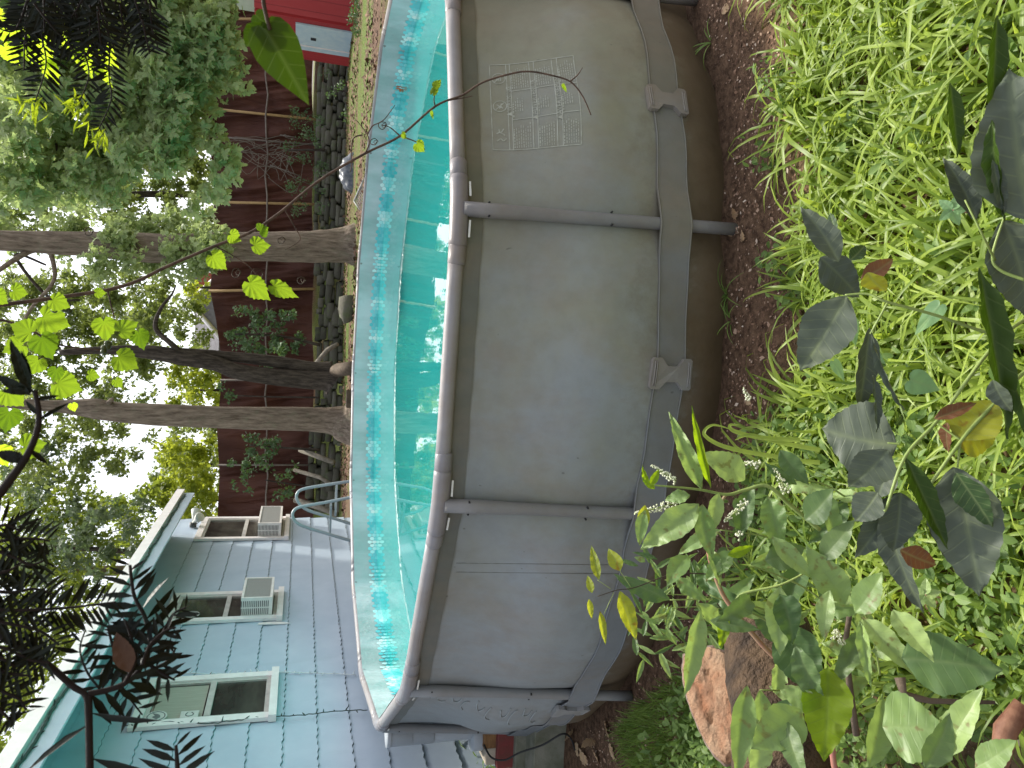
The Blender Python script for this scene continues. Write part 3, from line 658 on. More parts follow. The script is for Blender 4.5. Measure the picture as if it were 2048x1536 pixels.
m = MB(); rd = random.Random(11); WY = 28.3; xl = aty(650, 1035, WY)[0]; xr = aty(650, -260, WY)[0]
for row in range(7):
    x = xl + rd.uniform(0, .2); h0 = .19
    while x < xr:
        w_ = 1.8 * rd.uniform(.12, .6) ** 1.1; py = pix((x, WY, 1.3))[1]; rough = 1.0 if py > 560 else .3
        zb = float(gz(x, WY - .1)) - .05 + row * h0; zt_lim = 1.62 - .35 * (py > 560)
        if zb < zt_lim: stone(m, (x + w_ / 2, WY + .07 * row + rd.uniform(-.05, .05) * (1 + rough), zb + h0 / 2 + rd.uniform(-.03, .03) * (1 + 2 * rough)), w_ / 2 * .97, .3, h0 / 2 * rd.uniform(.9, 1.25 + .5 * rough), rd.random())
        x += w_
tag(m.build('stone_wall', MSTONE), 'low dry laid field stone wall at the foot of the brown tarpaulin fence', 'stone wall')
# boulder, sticks and logs on the bank
def ground_at(px, py):          # picture point on the ground surface
    q = ray(px, py)
    for k in range(900):
        y = 1 + k * .03; p = CAM + q * (y / q[1])
        if p[2] <= float(gz(p[0], p[1])): return p
    return p
m = MB(); c = ab(692, 618, 12.2); stone(m, (c[0], c[1], float(gz(c[0], c[1])) + .12), .42, .36, .24, 5, .9); tag(m.build('boulder', MSTONE), 'rounded grey boulder on the mossy bank right of the twin trunk', 'boulder')
MLOGC = simple('weathered_log', (.07, .05, .034), (.13, .095, .065), 9, .85, .5, .01, stretch=(1, 1, .4)); MSTK2 = simple('grey_stick', (.15, .13, .10), (.24, .21, .17), 9, .85)
def stick(pts, r, name, lab, cat, mt, n_=9, grp=None):
    m = MB(); m.tube([np.array(p) for p in pts], r, n_, noise=.12); return tag(m.build(name, mt, loc=pts[0]), lab, cat, grp)
stick([ab(712, 735, 11.4), ab(672, 741, 12.0)], .17, 'log', 'short pale log lying on the bank just behind the far pool rim', 'log', MLOGC, 14)
stick([ab(624, 736, 12.9), ab(655, 700, 12.7), ab(676, 688, 12.6)], [.06, .065, .05], 'branch', 'bare broken branch leaning by the foot of the twin trunk', 'branch', MSTK2)
stick([ab(590, 1000, 13.6), ab(640, 1015, 13.2), ab(675, 1030, 13.0)], .1, 'branch', 'grey rotten branch nearest the house corner on the rubble', 'branch', MSTK2)
stick([ab(600, 900, 13.6), ab(640, 915, 13.3), ab(668, 925, 13.1)], .09, 'branch', 'split weathered branch on the stone heap left of the straight trunk', 'branch', MSTK2)
stick([ab(588, 940, 13.5), ab(640, 955, 13.2), ab(660, 968, 13.0)], .07, 'branch', 'thin dry branch beside the split weathered one on the stones', 'branch', MSTK2)
c = ab(706, 798, 11.6); crate = thing('wooden_box', 'small pale wooden box on the bank behind the pool rim', 'box', (c[0], c[1], float(gz(c[0], c[1])) - .02))
m = MB(); m.box((c[0], c[1], c[2]), (.42, .32, .32)); m.build('box_body', MLOGC, crate)
for dz in (-.08, .08): m = MB(); m.box((c[0], c[1] - .17, c[2] + dz), (.43, .02, .14)); m.build('slat', MLOGC, crate)
# wire mesh trap and bundled sheet
MWIRE = simple('mesh_wire', (.42, .42, .40), (.3, .3, .28), 20, .5)
trap = thing('wire_trap', 'open wire mesh trap leaning behind the far pool rim', 'trap', aty(724, 390, 16.5))
q = [aty(x, y, d_) for x, y, d_ in ((708, 402, 16.8), (732, 348, 16.4), (748, 368, 16.4), (730, 436, 16.8))]
m = MB(); m.tube([q[0], q[1], q[2], q[3], q[0]], 0.02, 6); m.build('frame', MWIRE, trap)
m = MB()
for i in range(1, 14):
    u_ = i / 14; m.tube([q[0] + (q[1] - q[0]) * u_, q[3] + (q[2] - q[3]) * u_], .006, 4)
for i in range(1, 8):
    u_ = i / 8; m.tube([q[0] + (q[3] - q[0]) * u_, q[1] + (q[2] - q[1]) * u_], .006, 4)
m.build('mesh', MWIRE, trap).data
m = MB(); c = ab(692, 345, 12.6)
m.grid(lambda u, v: np.array([c[0] + (u - .5) * 1.0, c[1] + (v - .5) * .6, float(gz(c[0], c[1])) - .02 + .36 * max(0, (1 - (2 * u - 1) ** 2)) ** .5 * max(0, (1 - (2 * v - 1) ** 2)) ** .5 + .035 * sin(u * 21) * sin(v * 13)]), 26, 16)
tag(m.build('plastic_sheet', simple('blue_grey_sheet', (.05, .06, .09), (.14, .15, .16), 9, .4)), 'crumpled blue grey plastic sheet at the foot of the stone wall', 'plastic sheet')
# red shed
MRED = NT('red_painted_boards'); xx = MRED.sep(MRED.attr('luv', 'Vector'))[0]
gv = MRED.ramp(MRED.math('ABSOLUTE', MRED.math('SUBTRACT', MRED.math('FRACT', MRED.math('MULTIPLY', xx, 14.0)), .5)), [(.0, 1), (.06, 0)])
MRED = MRED.pbr(MRED.mix(MRED.mix((.33, .025, .03), (.44, .05, .055), MRED.noise(3, stretch=(1, 1, .3))), (.22, .02, .025), gv), .5, MRED.bump(MRED.math('MULTIPLY', gv, -1.0), .5, .01), .35)
shed = thing('shed', 'red board shed with a pale blue corner panel at the far right of the yard', 'shed', aty(713, 30, 21.5) * [1, 1, 0] + [0, 0, .75])
zb, zt_ = .74, aty(508, 30, 21.5)[2]
A = aty(713, -330, 18.5); B = aty(713, 48, 21.5); Cc = aty(706, 128, 24.0); A[2] = B[2] = Cc[2] = 0
def wallq(m, p, q, z0_, z1_, th, n_=1):
    d = unit(q - p); nn = np.array([-d[1], d[0], 0]) * th
    v = [p + UZ * z0_, q + UZ * z0_, q + UZ * z1_, p + UZ * z1_]; m.quad8(v, [x + nn for x in v])
    L = m.L[-1].copy(); L[:, 0] = [0, 1, 1, 0] * 2; m.L[-1] = L
m = MB(); wallq(m, A, B, zb - .3, zt_, .1); wallq(m, B + (Cc - B) * .015, Cc, zb - .3, zt_, .1); m.build('wall', MRED, shed).data
D1 = B + (Cc - B) * .10; D2 = B + (Cc - B) * .72; nn = unit(np.cross(Cc - B, UZ)); nn = nn * (-1 if nn @ (CAM - B) < 0 else 1)
MLB = simple('weathered_blue_white_paint', (.44, .58, .66), (.55, .66, .70), 5, .6); MDK = simple('dark_void', (.015, .015, .02), (.03, .03, .03), 10, .8)
def plate(p, q, z0_, z1_, o0, o1): mm = MB(); v = [p + nn * o0 + UZ * z0_, q + nn * o0 + UZ * z0_, q + nn * o0 + UZ * z1_, p + nn * o0 + UZ * z1_]; mm.quad8(v, [x + nn * (o1 - o0) for x in v]); return mm
zd = aty(602, 90, 23)[2] + .15
dr = plate(D1, D2, zb + .2, zd, .11, .14).build('door', MLB, shed)
for q0, q1 in ((.0, .04), (.78, .82)): plate(D1 + (D2 - D1) * q0, D1 + (D2 - D1) * q1, zb + .2, zd, .142, .16).build('trim', MLB if q0 == 0 else MWTRIM, shed).parent = dr
mm = plate(D1 + (D2 - D1) * .45, D1 + (D2 - D1) * .55, 1.93, 2.08, .142, .15); mm.build('lock_hole', MDK, shed).parent = dr
d = unit(B - A); m = MB(); wallq(m, A - d * .3, B + d * .15, zt_ - .02, zt_ + .45, -.12); m.build('roof_edge', simple('pale_green_trim', (.38, .44, .33), (.45, .5, .4), 6, .6), shed)
m = MB(); v0 = [A - d * .3 + UZ * (zt_ + .45), B + d * .15 + UZ * (zt_ + .45)]; up_ = np.array([-d[1], d[0], 0]); up_ = up_ * (1 if up_[1] > 0 else -1); m.quad8([v0[0], v0[1], v0[1] + up_ * 4.0 + UZ * .9, v0[0] + up_ * 4.0 + UZ * .9], [x + UZ * .05 for x in (v0[0], v0[1], v0[1] + up_ * 4.0 + UZ * .9, v0[0] + up_ * 4.0 + UZ * .9)]); m.build('roof', MROOF, shed)
# distant houses beyond the fence
def far_house(px, py, dist, w_, lab, gable, wallc, grp):
    c = aty(px, py, dist * 1.8); c[2] = c[2] - 1.0; root = thing('house', lab, 'house', (c[0], c[1], 0), grp)
    mw = simple('far_wall', wallc, tuple(q * .85 for q in wallc), 2, .8); mr = simple('far_roof', (.13, .12, .13), (.19, .18, .19), 3, .8)
    m = MB(); m.box((c[0], c[1], c[2] / 2), (w_, 6, c[2])); m.build('wall', mw, root)
    h = 2.6; m = MB(); x0, x1 = c[0] - w_ / 2 - .5, c[0] + w_ / 2 + .3; y0 = c[1] - 3.2
    if gable: m.prism([(x0, y0, c[2]), (x1, y0, c[2]), (c[0], y0, c[2] + h)], (0, 6.4, 0)); m.build('roof', mr, root); m = MB(); m.tube([(x0, y0 - .1, c[2]), (c[0], y0 - .1, c[2] + h + .05), (x1, y0 - .1, c[2])], .22, 4); m.build('rake_board', MWTRIM, root)
    else: m.prism([(x0, y0, c[2]), (x0, y0 + 6.4, c[2]), (x0, y0 + 3.2, c[2] + h)], (x1 - x0, 0, 0)); m.build('roof', mr, root)
    m = MB(); m.box((c[0], c[1] - 3.02, c[2] - 1.4), (1.6, .06, 1.6)); m.build('window', MGL, root)
far_house(428, 612, 40, 5.0, 'distant house with a white gable just over the brown fence', True, (.26, .24, .21), None)
far_house(424, 668, 44, 5.6, 'distant grey roofed house left of the white gable over the fence', False, (.22, .21, .22), None)
m = MB(); c = aty(398, 590, 94); m.box((c[0], c[1], c[2] / 2), (5.0, 4, c[2])); c2 = c; 
fh = thing('house', 'distant red sided house behind the white gable', 'house', (c[0], c[1], 0)); m.build('wall', simple('far_red', (.35, .07, .05), (.4, .1, .07), 3, .8), fh)
m = MB(); m.prism([(c[0] - 2.8, c[1] - 2.3, c[2]), (c[0] + 2.8, c[1] - 2.3, c[2]), (c[0], c[1] - 2.3, c[2] + .9)], (0, 4.6, 0)); m.build('roof', bpy.data.materials['far_roof'], fh)
# ================================================================== LEFT SIDE: skimmer, blocks, pavers, cable
MSK = simple('grey_moulded_plastic', (.30, .33, .36), (.34, .37, .40), 5, .45); MSK2 = simple('light_grey_plastic', (.40, .44, .48), (.45, .48, .52), 5, .45)
YB = 5.35
sk = thing('filter_housing', 'grey plastic filter housing hooked behind the left edge of the pool', 'pool filter', aty(900, 1490, YB) * [1, 1, 0] + [0, 0, .5])
def bx3(x0, y0, x1, y1, dep, th, yv=YB):   # block between two picture corners at depth yv
    a = aty(x0, y0, yv); b_ = aty(x1, y1, yv); c = (a + b_) / 2
    return np.array([c[0], c[1] + th / 2, c[2]]), (abs(a[0] - b_[0]), th, abs(a[2] - b_[2]))
for nm, (x0, y0, x1, y1), th, mt in (('upper_tank', (782, 1456, 826, 1501), .2, MSK), ('middle_tank', (826, 1456, 870, 1497), .2, MSK), ('lower_tank', (870, 1458, 948, 1489), .2, MSK2), ('lid', (776, 1454, 783, 1507), .2, MSK2), ('locking_collar', (948, 1454, 968, 1511), .2, MSK2)):
    c, sz = bx3(x0, y0, x1, y1, 0, th); m = MB(); rx = sz[0] / 2
    m.tube([c + UZ * (sz[2] / 2 - .001), c + UZ * (sz[2] / 2 - .008), c - UZ * (sz[2] / 2 - .008), c - UZ * (sz[2] / 2 - .001)], [rx * .97, rx, rx, rx * .97], 40 if nm == 'locking_collar' else 28, squash=1.0); m.build(nm, mt, sk)
def block(name, lab, cat, x0, y0, x1, y1, th, mt, yv=YB, grp=None, rz=0.0):
    c, sz = bx3(x0, y0, x1, y1, 0, th, yv); m = MB(); R = np.array([[cos(rz), -sin(rz), 0], [sin(rz), cos(rz), 0], [0, 0, 1]])
    e = .006; s0 = np.array(sz) / 2; vs = []
    for zz, k in ((-1, 1), (-1, 0), (1, 0), (1, 1)):
        for sx, sy in ((-1, -1), (1, -1), (1, 1), (-1, 1)): vs.append(R @ np.array([sx * (s0[0] - e * k), sy * (s0[1] - e * k), zz * (s0[2] - e * (1 - k))]) + c)
    m.add(vs, [(3, 2, 1, 0), (12, 13, 14, 15)] + [(4 * r_ + k, 4 * r_ + (k + 1) % 4, 4 * r_ + 4 + (k + 1) % 4, 4 * r_ + 4 + k) for r_ in range(3) for k in range(4)], smooth=False)
    return tag(m.build(name, mt, loc=c - UZ * sz[2] / 2), lab, cat, grp)
MCON = simple('mossy_concrete', (.14, .145, .10), (.24, .235, .19), 7, .9, .5, .01); MBRK = simple('red_brick', (.24, .045, .045), (.16, .05, .04), 12, .85, .4, .005); MWD = simple('wood_block', (.30, .16, .06), (.20, .10, .04), 18, .7, stretch=(1, 1, 4)); MTAN = simple('tan_block', (.42, .36, .28), (.50, .43, .34), 14, .85)
block('wood_block', 'brown wooden block topmost under the grey filter housing', 'block', 970, 1440, 994, 1496, .2, MWD, 5.3)
block('stone_block', 'pale tan block beside the brown wooden block', 'block', 972, 1497, 998, 1528, .2, MTAN, 5.3)
block('brick', 'dark red brick standing on the concrete slabs', 'brick', 998, 1430, 1033, 1534, .24, MBRK, 5.25)
sg = 'concrete slabs by the pool'
for (a0, a1, hh, yv, lab) in ((1034, 1072, 1, 5.2, 'upper mossy concrete slab under the red brick'), (1072, 1136, 1, 5.0, 'lower mossy concrete slab next to the dirt')):
    block('concrete_slab', lab, 'slab', a0, 1425, a1, 1600, .5, MCON, yv, sg)
cab = bez([aty(968, 1490, 5.3), aty(983, 1515, 5.15), aty(1010, 1520, 5.1), aty(1040, 1505, 5.0), aty(1085, 1490, 4.9), aty(1125, 1468, 4.8), atz(1142, 1478, .03), atz(1150, 1500, .02)], 10)
m = MB(); m.tube(cab, .007, 6); tag(m.build('power_cable', MPIN), 'thin black cable looping down from the filter housing over the slabs', 'cable')
# ================================================================== TREES
MBARK = NT('furrowed_bark'); n = MBARK.noise(16, stretch=(1, 1, .16), detail=6, rough=.7); n2 = MBARK.noise(5, detail=4)
MBARK = MBARK.pbr(MBARK.mix(MBARK.mix((.10, .075, .055), (.30, .24, .185), MBARK.ramp(n, [(.35, 0), (.68, 1)])), (.17, .19, .12), MBARK.ramp(n2, [(.55, 0), (.75, .45)])), .9, MBARK.bump(n, .7, .03), .2)
MBARKD = NT('dark_damp_bark'); n = MBARKD.noise(14, stretch=(1, 1, .2), detail=6, rough=.7)
MBARKD = MBARKD.pbr(MBARKD.mix((.035, .028, .022), (.13, .105, .085), MBARKD.ramp(n, [(.4, 0), (.75, 1)])), .9, MBARKD.bump(n, .9, .03), .2)
LMAP = leafmat('maple_foliage', (.20, .27, .12), (.40, .47, .25), (.50, .62, .20), .48, 0, .5)
LMID = leafmat('canopy_foliage', (.09, .13, .04), (.21, .26, .09), (.38, .46, .09), .5, 0, .5)
LYEL = leafmat('sunny_foliage', (.10, .17, .02), (.26, .32, .045), (.55, .60, .05), .55, 0, .5)
LGRY = leafmat('grey_green_foliage', (.09, .13, .075), (.17, .21, .13), (.2, .3, .1), .3, 0, .55)
def crown(root, clumps, tmpl, mat_, lsize, dens=1.0, name='crown', droop=.6, face=.5):
    """clumps: (px, py, r_px, distance, leaves)"""
    m = MB(); lsize = lsize * bd(clumps[0][3]) / clumps[0][3] * (.9 if clumps[0][3] > 11 else 1)
    for (px, py, rp, dist, n_) in clumps:
        n_ = int(n_ * dens); dist = bd(dist); c = aty(px, py, dist); R_ = rp * dist / FPX
        q = rvec(n_) * (rng.random((n_, 1)) ** .42) * R_ * np.array([1, .9, 1])
        k = max(3, n_ // 26); cen = q[rng.integers(0, n_, k)]; w_ = rng.integers(0, k, n_); q = q * .35 + cen[w_] * .75 + rvec(n_) * lsize * 1.1
        pos = c + q; ax = rvec(n_) * .8 + np.array([0, -.15, -droop]); nr = rvec(n_) * .8 + np.array([0, -face, .75])
        m.scatter(tmpl, pos, ax, nr, lsize * rng.uniform(.55, 1.25, n_), np.clip(rng.random(k)[w_] * .7 + rng.uniform(-.1, .4, n_), 0, 1))
    return m.build(name, mat_, root)
def trunk(root, pts, mt, name='trunk', n_=14, noise=.05):
    """pts: (px, py, width_px, depth)"""
    P = [aty(a, b_, bd(d)) for a, b_, w_, d in pts]; r = [w_ * .5 * bd(d) / FPX for a, b_, w_, d in pts]
    T = bez(P, 5); rr = np.interp(np.linspace(0, 1, len(T)), np.linspace(0, 1, len(r)), r); m = MB(); m.tube(T, rr, n_, noise=noise); return m.build(name, mt, root)
def tree(lab, base, grp='trees behind the pool'):
    g = float(gz(base[0], base[1])); return thing('tree', lab, 'tree', (base[0], base[1], g), grp)
def fill(x0, x1, y0, y1, nx, ny, r, d0, d1, n_, keep=1.0, seed=0):
    rd = random.Random(seed); out = []
    for i in range(nx):
        for j in range(ny):
            if rd.random() > keep: continue
            out.append((x0 + (x1 - x0) * (i + rd.uniform(.1, .9)) / nx, y0 + (y1 - y0) * (j + rd.uniform(.1, .9)) / ny, r * rd.uniform(.7, 1.25), rd.uniform(d0, d1), n_ * rd.uniform(.6, 1.3)))
    return out
# 1: tree with the thick straight trunk right of the middle
T1 = tree('thick barked tree with leafy shoots on its trunk, right of the dark twin trunk', ab(705, 490, 12.0))
trunk(T1, [(722, 490, 92, 12.0), (700, 490, 78, 12.0), (680, 491, 66, 12.0), (600, 493, 59, 12.0), (450, 494, 53, 12.0), (300, 496, 54, 12.0), (150, 487, 43, 12.0), (20, 482, 36, 12.0), (-160, 478, 32, 12.0)], MBARK, n_=18)
trunk(T1, [(95, 492, 16, 12.0), (60, 502, 11, 12.0), (25, 522, 9, 11.9), (-10, 545, 8, 11.8), (-60, 570, 6, 11.7)], MBARK, 'limb', 8)
trunk(T1, [(100, 500, 9, 12.0), (108, 560, 7, 12.1), (60, 620, 6, 12.2), (30, 680, 4, 12.3)], MBARK, 'limb', 6)
trunk(T1, [(92, 530, 4, 12.1), (30, 510, 6, 12.1), (95, 592, 5, 12.3), (160, 600, 3, 12.4)], MBARKD, 'limb', 6)
crown(T1, fill(200, 440, 440, 545, 6, 3, 34, 11.2, 12.4, 230, 1, 1) + fill(-60, 200, 380, 520, 6, 4, 36, 12.2, 13.2, 110, .85, 2) + [(425, 470, 26, 11.4, 120), (450, 500, 18, 11.4, 60)], MAPLE1, LMAP, .085)
# 2: dark twin trunk
T2 = tree('dark twin trunked tree with a crooked bare branch, between the two straight trunks', ab(668, 755, 12.2))
trunk(T2, [(668, 768, 50, 12.2), (650, 762, 38, 12.2), (560, 755, 33, 12.2), (480, 744, 30, 12.2), (430, 727, 28, 12.2), (370, 716, 30, 12.2), (310, 706, 27, 12.2), (215, 700, 15, 12.2), (120, 705, 10, 12.2)], MBARKD, n_=14)
trunk(T2, [(664, 742, 38, 12.3), (620, 738, 30, 12.3), (540, 722, 22, 12.3), (450, 712, 18, 12.3), (390, 708, 20, 12.25), (345, 706, 22, 12.2)], MBARKD, 'second_trunk', 12)
trunk(T2, [(362, 706, 12, 12.2), (340, 685, 10, 12.1), (314, 662, 9, 12.1), (312, 640, 8, 12.1), (325, 612, 6, 12.1), (343, 590, 4, 12.1), (352, 570, 2, 12.1)], MBARKD, 'limb', 8)
crown(T2, fill(-40, 330, 560, 760, 9, 5, 30, 13, 15, 240, 1, 3) + fill(120, 400, 530, 640, 6, 2, 22, 14, 16, 90, .85, 4), MAPLE1, LMID, .075)
# 3: straight smooth trunk
T3 = tree('straight smooth grey brown trunk standing alone, nearest the house corner', ab(680, 843, 12.4))
trunk(T3, [(700, 846, 96, 12.4), (686, 846, 74, 12.4), (668, 842, 56, 12.4), (640, 840, 48, 12.4), (560, 837, 45, 12.4), (440, 835, 41, 12.4), (330, 830, 41, 12.4), (230, 824, 36, 12.4), (190, 817, 38, 12.4), (120, 813, 22, 12.4), (40, 808, 18, 12.4), (-80, 800, 15, 12.4)], MBARK, n_=18, noise=.04)
trunk(T3, [(215, 812, 14, 12.35), (223, 800, 9, 12.3), (228, 797, 3, 12.3)], MBARK, 'knot', 8)
crown(T3, fill(-40, 240, 760, 960, 8, 5, 30, 13, 16, 190, 1, 5) + [(255, 905, 22, 14, 90), (230, 935, 24, 14, 90), (280, 800, 24, 14, 80), (300, 870, 20, 14, 60), (245, 870, 24, 14, 80), (300, 790, 16, 14, 30)], MAPLE1, LMID, .075)
# 4: right hand maple, near, its boughs hang low
T4 = tree('leafy maple with pale green hanging boughs at the right, in front of the fence', ab(690, -420, 10.5))
trunk(T4, [(715, -420, 60, 10.5), (400, -400, 50, 10.5), (100, -300, 40, 10.5), (-40, -150, 26, 10.2)], MBARK)
for a, b_ in (((200, -330), (270, 160)), ((330, -380), (330, 60)), ((60, -280), (120, 330)), ((120, -280), (380, 330))):
    trunk(T4, [(a[0], a[1], 14, 10.5), ((a[0] + b_[0]) / 2 - 20, (a[1] + b_[1]) / 2, 9, 10.0), (b_[0], b_[1], 3, 9.6)], MBARKD, 'limb', 7)
near_ = fill(300, 430, -40, 175, 5, 6, 30, 8.6, 9.6, 70, 1, 6) + fill(240, 395, 120, 330, 5, 6, 32, 8.8, 10, 72, 1, 7) + fill(-30, 250, 120, 400, 8, 8, 36, 9, 10.4, 62, .95, 8) + fill(-30, 260, -40, 150, 7, 6, 38, 9, 10.4, 56, .9, 9) + [(455, 120, 22, 8.8, 40), (470, 165, 14, 8.8, 22), (450, 60, 26, 8.8, 50), (440, 320, 24, 9, 50), (455, 350, 14, 9, 24), (455, 20, 22, 8.8, 40), (425, 380, 20, 9.2, 40), (415, 265, 22, 9, 40), (400, 415, 18, 9.6, 36), (430, 200, 14, 9, 20)]
crown(T4, near_, MAPLE, LMAP, .115)
# 5: darker trees behind, filling above the fence on the right
T5 = tree('dark full tree beyond the fence behind the hanging maple boughs', ab(600, 180, 17) * [1, 1, 0], 'trees beyond the fence')
trunk(T5, [(600, 190, 26, 17), (300, 185, 22, 17), (60, 150, 14, 17)], MBARKD)
crown(T5, fill(-60, 470, -60, 330, 13, 10, 40, 14.5, 19, 150, 1, 10), MAPLE1, LMID, .11)
T6 = tree('lacy tree beyond the fence between the maple boughs and the thick trunk', ab(600, 390, 19) * [1, 1, 0], 'trees beyond the fence')
trunk(T6, [(600, 395, 14, 19), (300, 388, 12, 19), (60, 400, 8, 19)], MBARKD)
crown(T6, fill(-60, 420, 320, 470, 12, 4, 26, 17, 21, 260, 1, 11) + fill(-60, 410, 540, 700, 10, 4, 22, 18, 22, 170, .9, 12), MAPLE1, LMID, .09)
T7 = tree('tall lacy tree beyond the fence above the roof of the house', ab(600, 1180, 19) * [1, 1, 0], 'trees beyond the fence')
trunk(T7, [(600, 1150, 26, 19), (300, 1142, 20, 19), (120, 1142, 16, 19), (35, 1140, 13, 19), (-60, 1140, 10, 19)], MBARK)
trunk(T7, [(60, 1140, 7, 19), (90, 1110, 5, 18.6), (170, 1080, 3, 18.2), (240, 1060, 2, 18)], MBARKD, 'limb', 6)
crown(T7, fill(-50, 340, 980, 1130, 10, 4, 36, 16, 20, 200, 1, 13) + fill(-50, 250, 1110, 1260, 8, 4, 38, 16, 20, 170, .95, 14) + fill(-50, 150, 1240, 1420, 6, 5, 38, 16, 20, 180, .95, 15) + fill(-50, 20, 1400, 1580, 3, 4, 38, 16, 20, 170, .9, 16), MAPLE1, LYEL if False else leafmat('olive_foliage', (.06, .10, .015), (.20, .25, .05), (.38, .46, .05), .5, 0, .5), .095)
T8 = tree('grey green leaved tree overhanging the roof edge', ab(600, 1110, 15) * [1, 1, 0], 'trees beyond the fence')
trunk(T8, [(600, 1110, 12, 15.6), (300, 1105, 10, 15.6), (80, 1090, 7, 15.6)], MBARKD)
crown(T8, fill(60, 290, 1010, 1150, 6, 4, 28, 14, 16, 80, .75, 17) + fill(-30, 120, 870, 1010, 4, 4, 30, 14, 16, 70, .6, 18), MAPLE1, LGRY, .10)
# bright bushes beyond the fence
for (lab, bx_, cl) in (('bright yellow green bush over the fence next to the house corner', 1000, fill(320, 452, 880, 1060, 6, 6, 24, 17, 20, 150, 1, 20)), ('yellow leaved bush seen over the fence between twin trunk and straight trunk', 780, fill(335, 455, 712, 815, 5, 5, 20, 18, 21, 130, .95, 21)), ('small bright bush over the fence beside the distant white gable', 575, fill(372, 440, 545, 600, 3, 3, 15, 18, 21, 60, .8, 22))):
    B_ = thing('bush', lab, 'bush', ab(600, bx_, 19) * [1, 1, 0], 'bushes beyond the fence')
    trunk(B_, [(600, bx_, 8, 19), (400, bx_, 5, 19)], MBARKD, 'stem', 6); crown(B_, cl, MAPLE1, LYEL, .10)
# green layer between bush and sky
T9 = tree('mid green round headed tree beyond the fence left of the straight trunk', ab(600, 930, 22) * [1, 1, 0], 'trees beyond the fence')
trunk(T9, [(600, 930, 10, 22), (400, 930, 8, 22), (330, 930, 5, 22)], MBARKD)
crown(T9, fill(305, 430, 845, 985, 5, 6, 22, 20, 23, 150, .85, 23) + fill(270, 400, 620, 700, 4, 3, 18, 20, 23, 70, .6, 24), MAPLE1, LMID, .10)
# saplings in front of the fence
LSAP = leafmat('sapling_foliage', (.05, .10, .04), (.11, .18, .085), (.15, .26, .05), .3, 0, .5)
def sapling(lab, stem, clumps, sz=.06, tm=None):
    S = thing('sapling', lab, 'sapling', ab(*stem[0][:2], stem[0][3]), 'saplings before the fence'); trunk(S, stem, MBARKD, 'stem', 6); crown(S, clumps, tm or MAPLE1, LSAP, sz); return S
sapling('young maple in front of the tarpaulin between thick trunk and twin trunk', [(640, 690, 7, 13.3), (560, 672, 5, 13.2), (470, 668, 3, 13.1)], fill(468, 600, 622, 705, 6, 4, 16, 12.9, 13.5, 62, .85, 30) + fill(450, 500, 665, 705, 2, 2, 13, 13, 13.5, 30, 1, 31) + [(552, 700, 16, 13, 60), (530, 735, 16, 13, 50), (512, 752, 13, 13, 36)])
sapling('thin shoot of leaves at the fence top left of the twin trunk', [(640, 795, 4, 13.8), (520, 793, 3, 13.8), (450, 790, 2, 13.8)], [(450, 790, 16, 13.7, 40), (445, 775, 10, 13.7, 18)])
sapling('leafy sapling left of the straight trunk in front of the tarpaulin', [(640, 900, 6, 13.5), (560, 895, 4, 13.5), (500, 890, 3, 13.4)], fill(490, 560, 872, 935, 4, 3, 15, 13.1, 13.6, 50, .9, 32) + fill(450, 520, 905, 985, 3, 3, 11, 13.3, 13.9, 22, .7, 33))
sapling('low leafy shoots at the foot of the fence above the branches', [(640, 975, 4, 13.7), (560, 965, 3, 13.7), (530, 960, 2, 13.7)], fill(545, 600, 930, 1010, 3, 3, 13, 13.4, 13.9, 26, .8, 34))
sapling('bushy green shrub growing over the stone wall near the wire trap', [(650, 300, 6, 13.6), (600, 300, 4, 13.6), (570, 300, 2, 13.6)], fill(575, 650, 215, 420, 3, 8, 18, 13.2, 13.9, 62, .85, 35), .045, OVAL_S)
sapling('pale yellow green shoot on the stone wall near the red shed', [(700, 185, 4, 13.0), (670, 178, 3, 13.0)], [(672, 176, 18, 12.9, 50), (655, 190, 12, 12.9, 30), (690, 230, 12, 12.9, 30), (650, 150, 14, 13.2, 40)], .05, OVAL_S)
sapling('low green weeds at the foot of the red shed', [(730, 15, 4, 11.6), (715, 12, 3, 11.6)], fill(700, 745, -30, 70, 2, 5, 18, 11.1, 11.8, 90, 1, 36), .045, OVAL_S)
# thin bare vines on the tarpaulin
for k in range(14):
    rd = random.Random(50 + k); x = rd.uniform(430, 470); y = rd.uniform(285, 330); m = MB()
    P = [fp(x + j * rd.uniform(14, 22), y + j * rd.uniform(-2, 12) * (1 if k % 2 else .4) - 14, FY - .35) for j in range(9)]
    m.tube(bez(P, 3), .010, 4); tag(m.build('dry_vine', MSTK2, loc=P[-1]), 'thin dry vine stem trailing down the brown tarpaulin near its pale pipe', 'vine', 'dry vine stems on the tarpaulin')
# ================================================================== GRASS, WEEDS, LITTER (too many to count)
def blade(n_=6, W=.05, curl=.55):
    vs = []; L = []
    for i in range(n_ + 1):
        q = i / n_; a = q ** 1.3 * curl * 2.4; x = q * cos(a * .5) ; z = -q * sin(a * .62) * curl; w_ = W * (1 - q ** 2.2) * .5 + .001
        vs += [(x, -w_, z), (x, 0, z - w_ * .35), (x, w_, z)]; L += [(q, -w_, 0), (q, 0, 0), (q, w_, 0)]
    f = np.array([(3 * i + j, 3 * i + 3 + j, 3 * i + 4 + j, 3 * i + 1 + j) for i in range(n_) for j in (0, 1)])
    return np.array(vs, float), [f], np.array(L, float)
BL1, BL2, BL3 = blade(6, .05, .75), blade(6, .06, 1.25), blade(4, .06, .35)
LGR = leafmat('bright_grass', (.09, .16, .025), (.37, .47, .09), (.60, .72, .08), .5, 0, .4, 'oval')
LGR2 = leafmat('lawn_grass', (.09, .17, .035), (.24, .34, .08), (.36, .5, .08), .35, 0, .5)
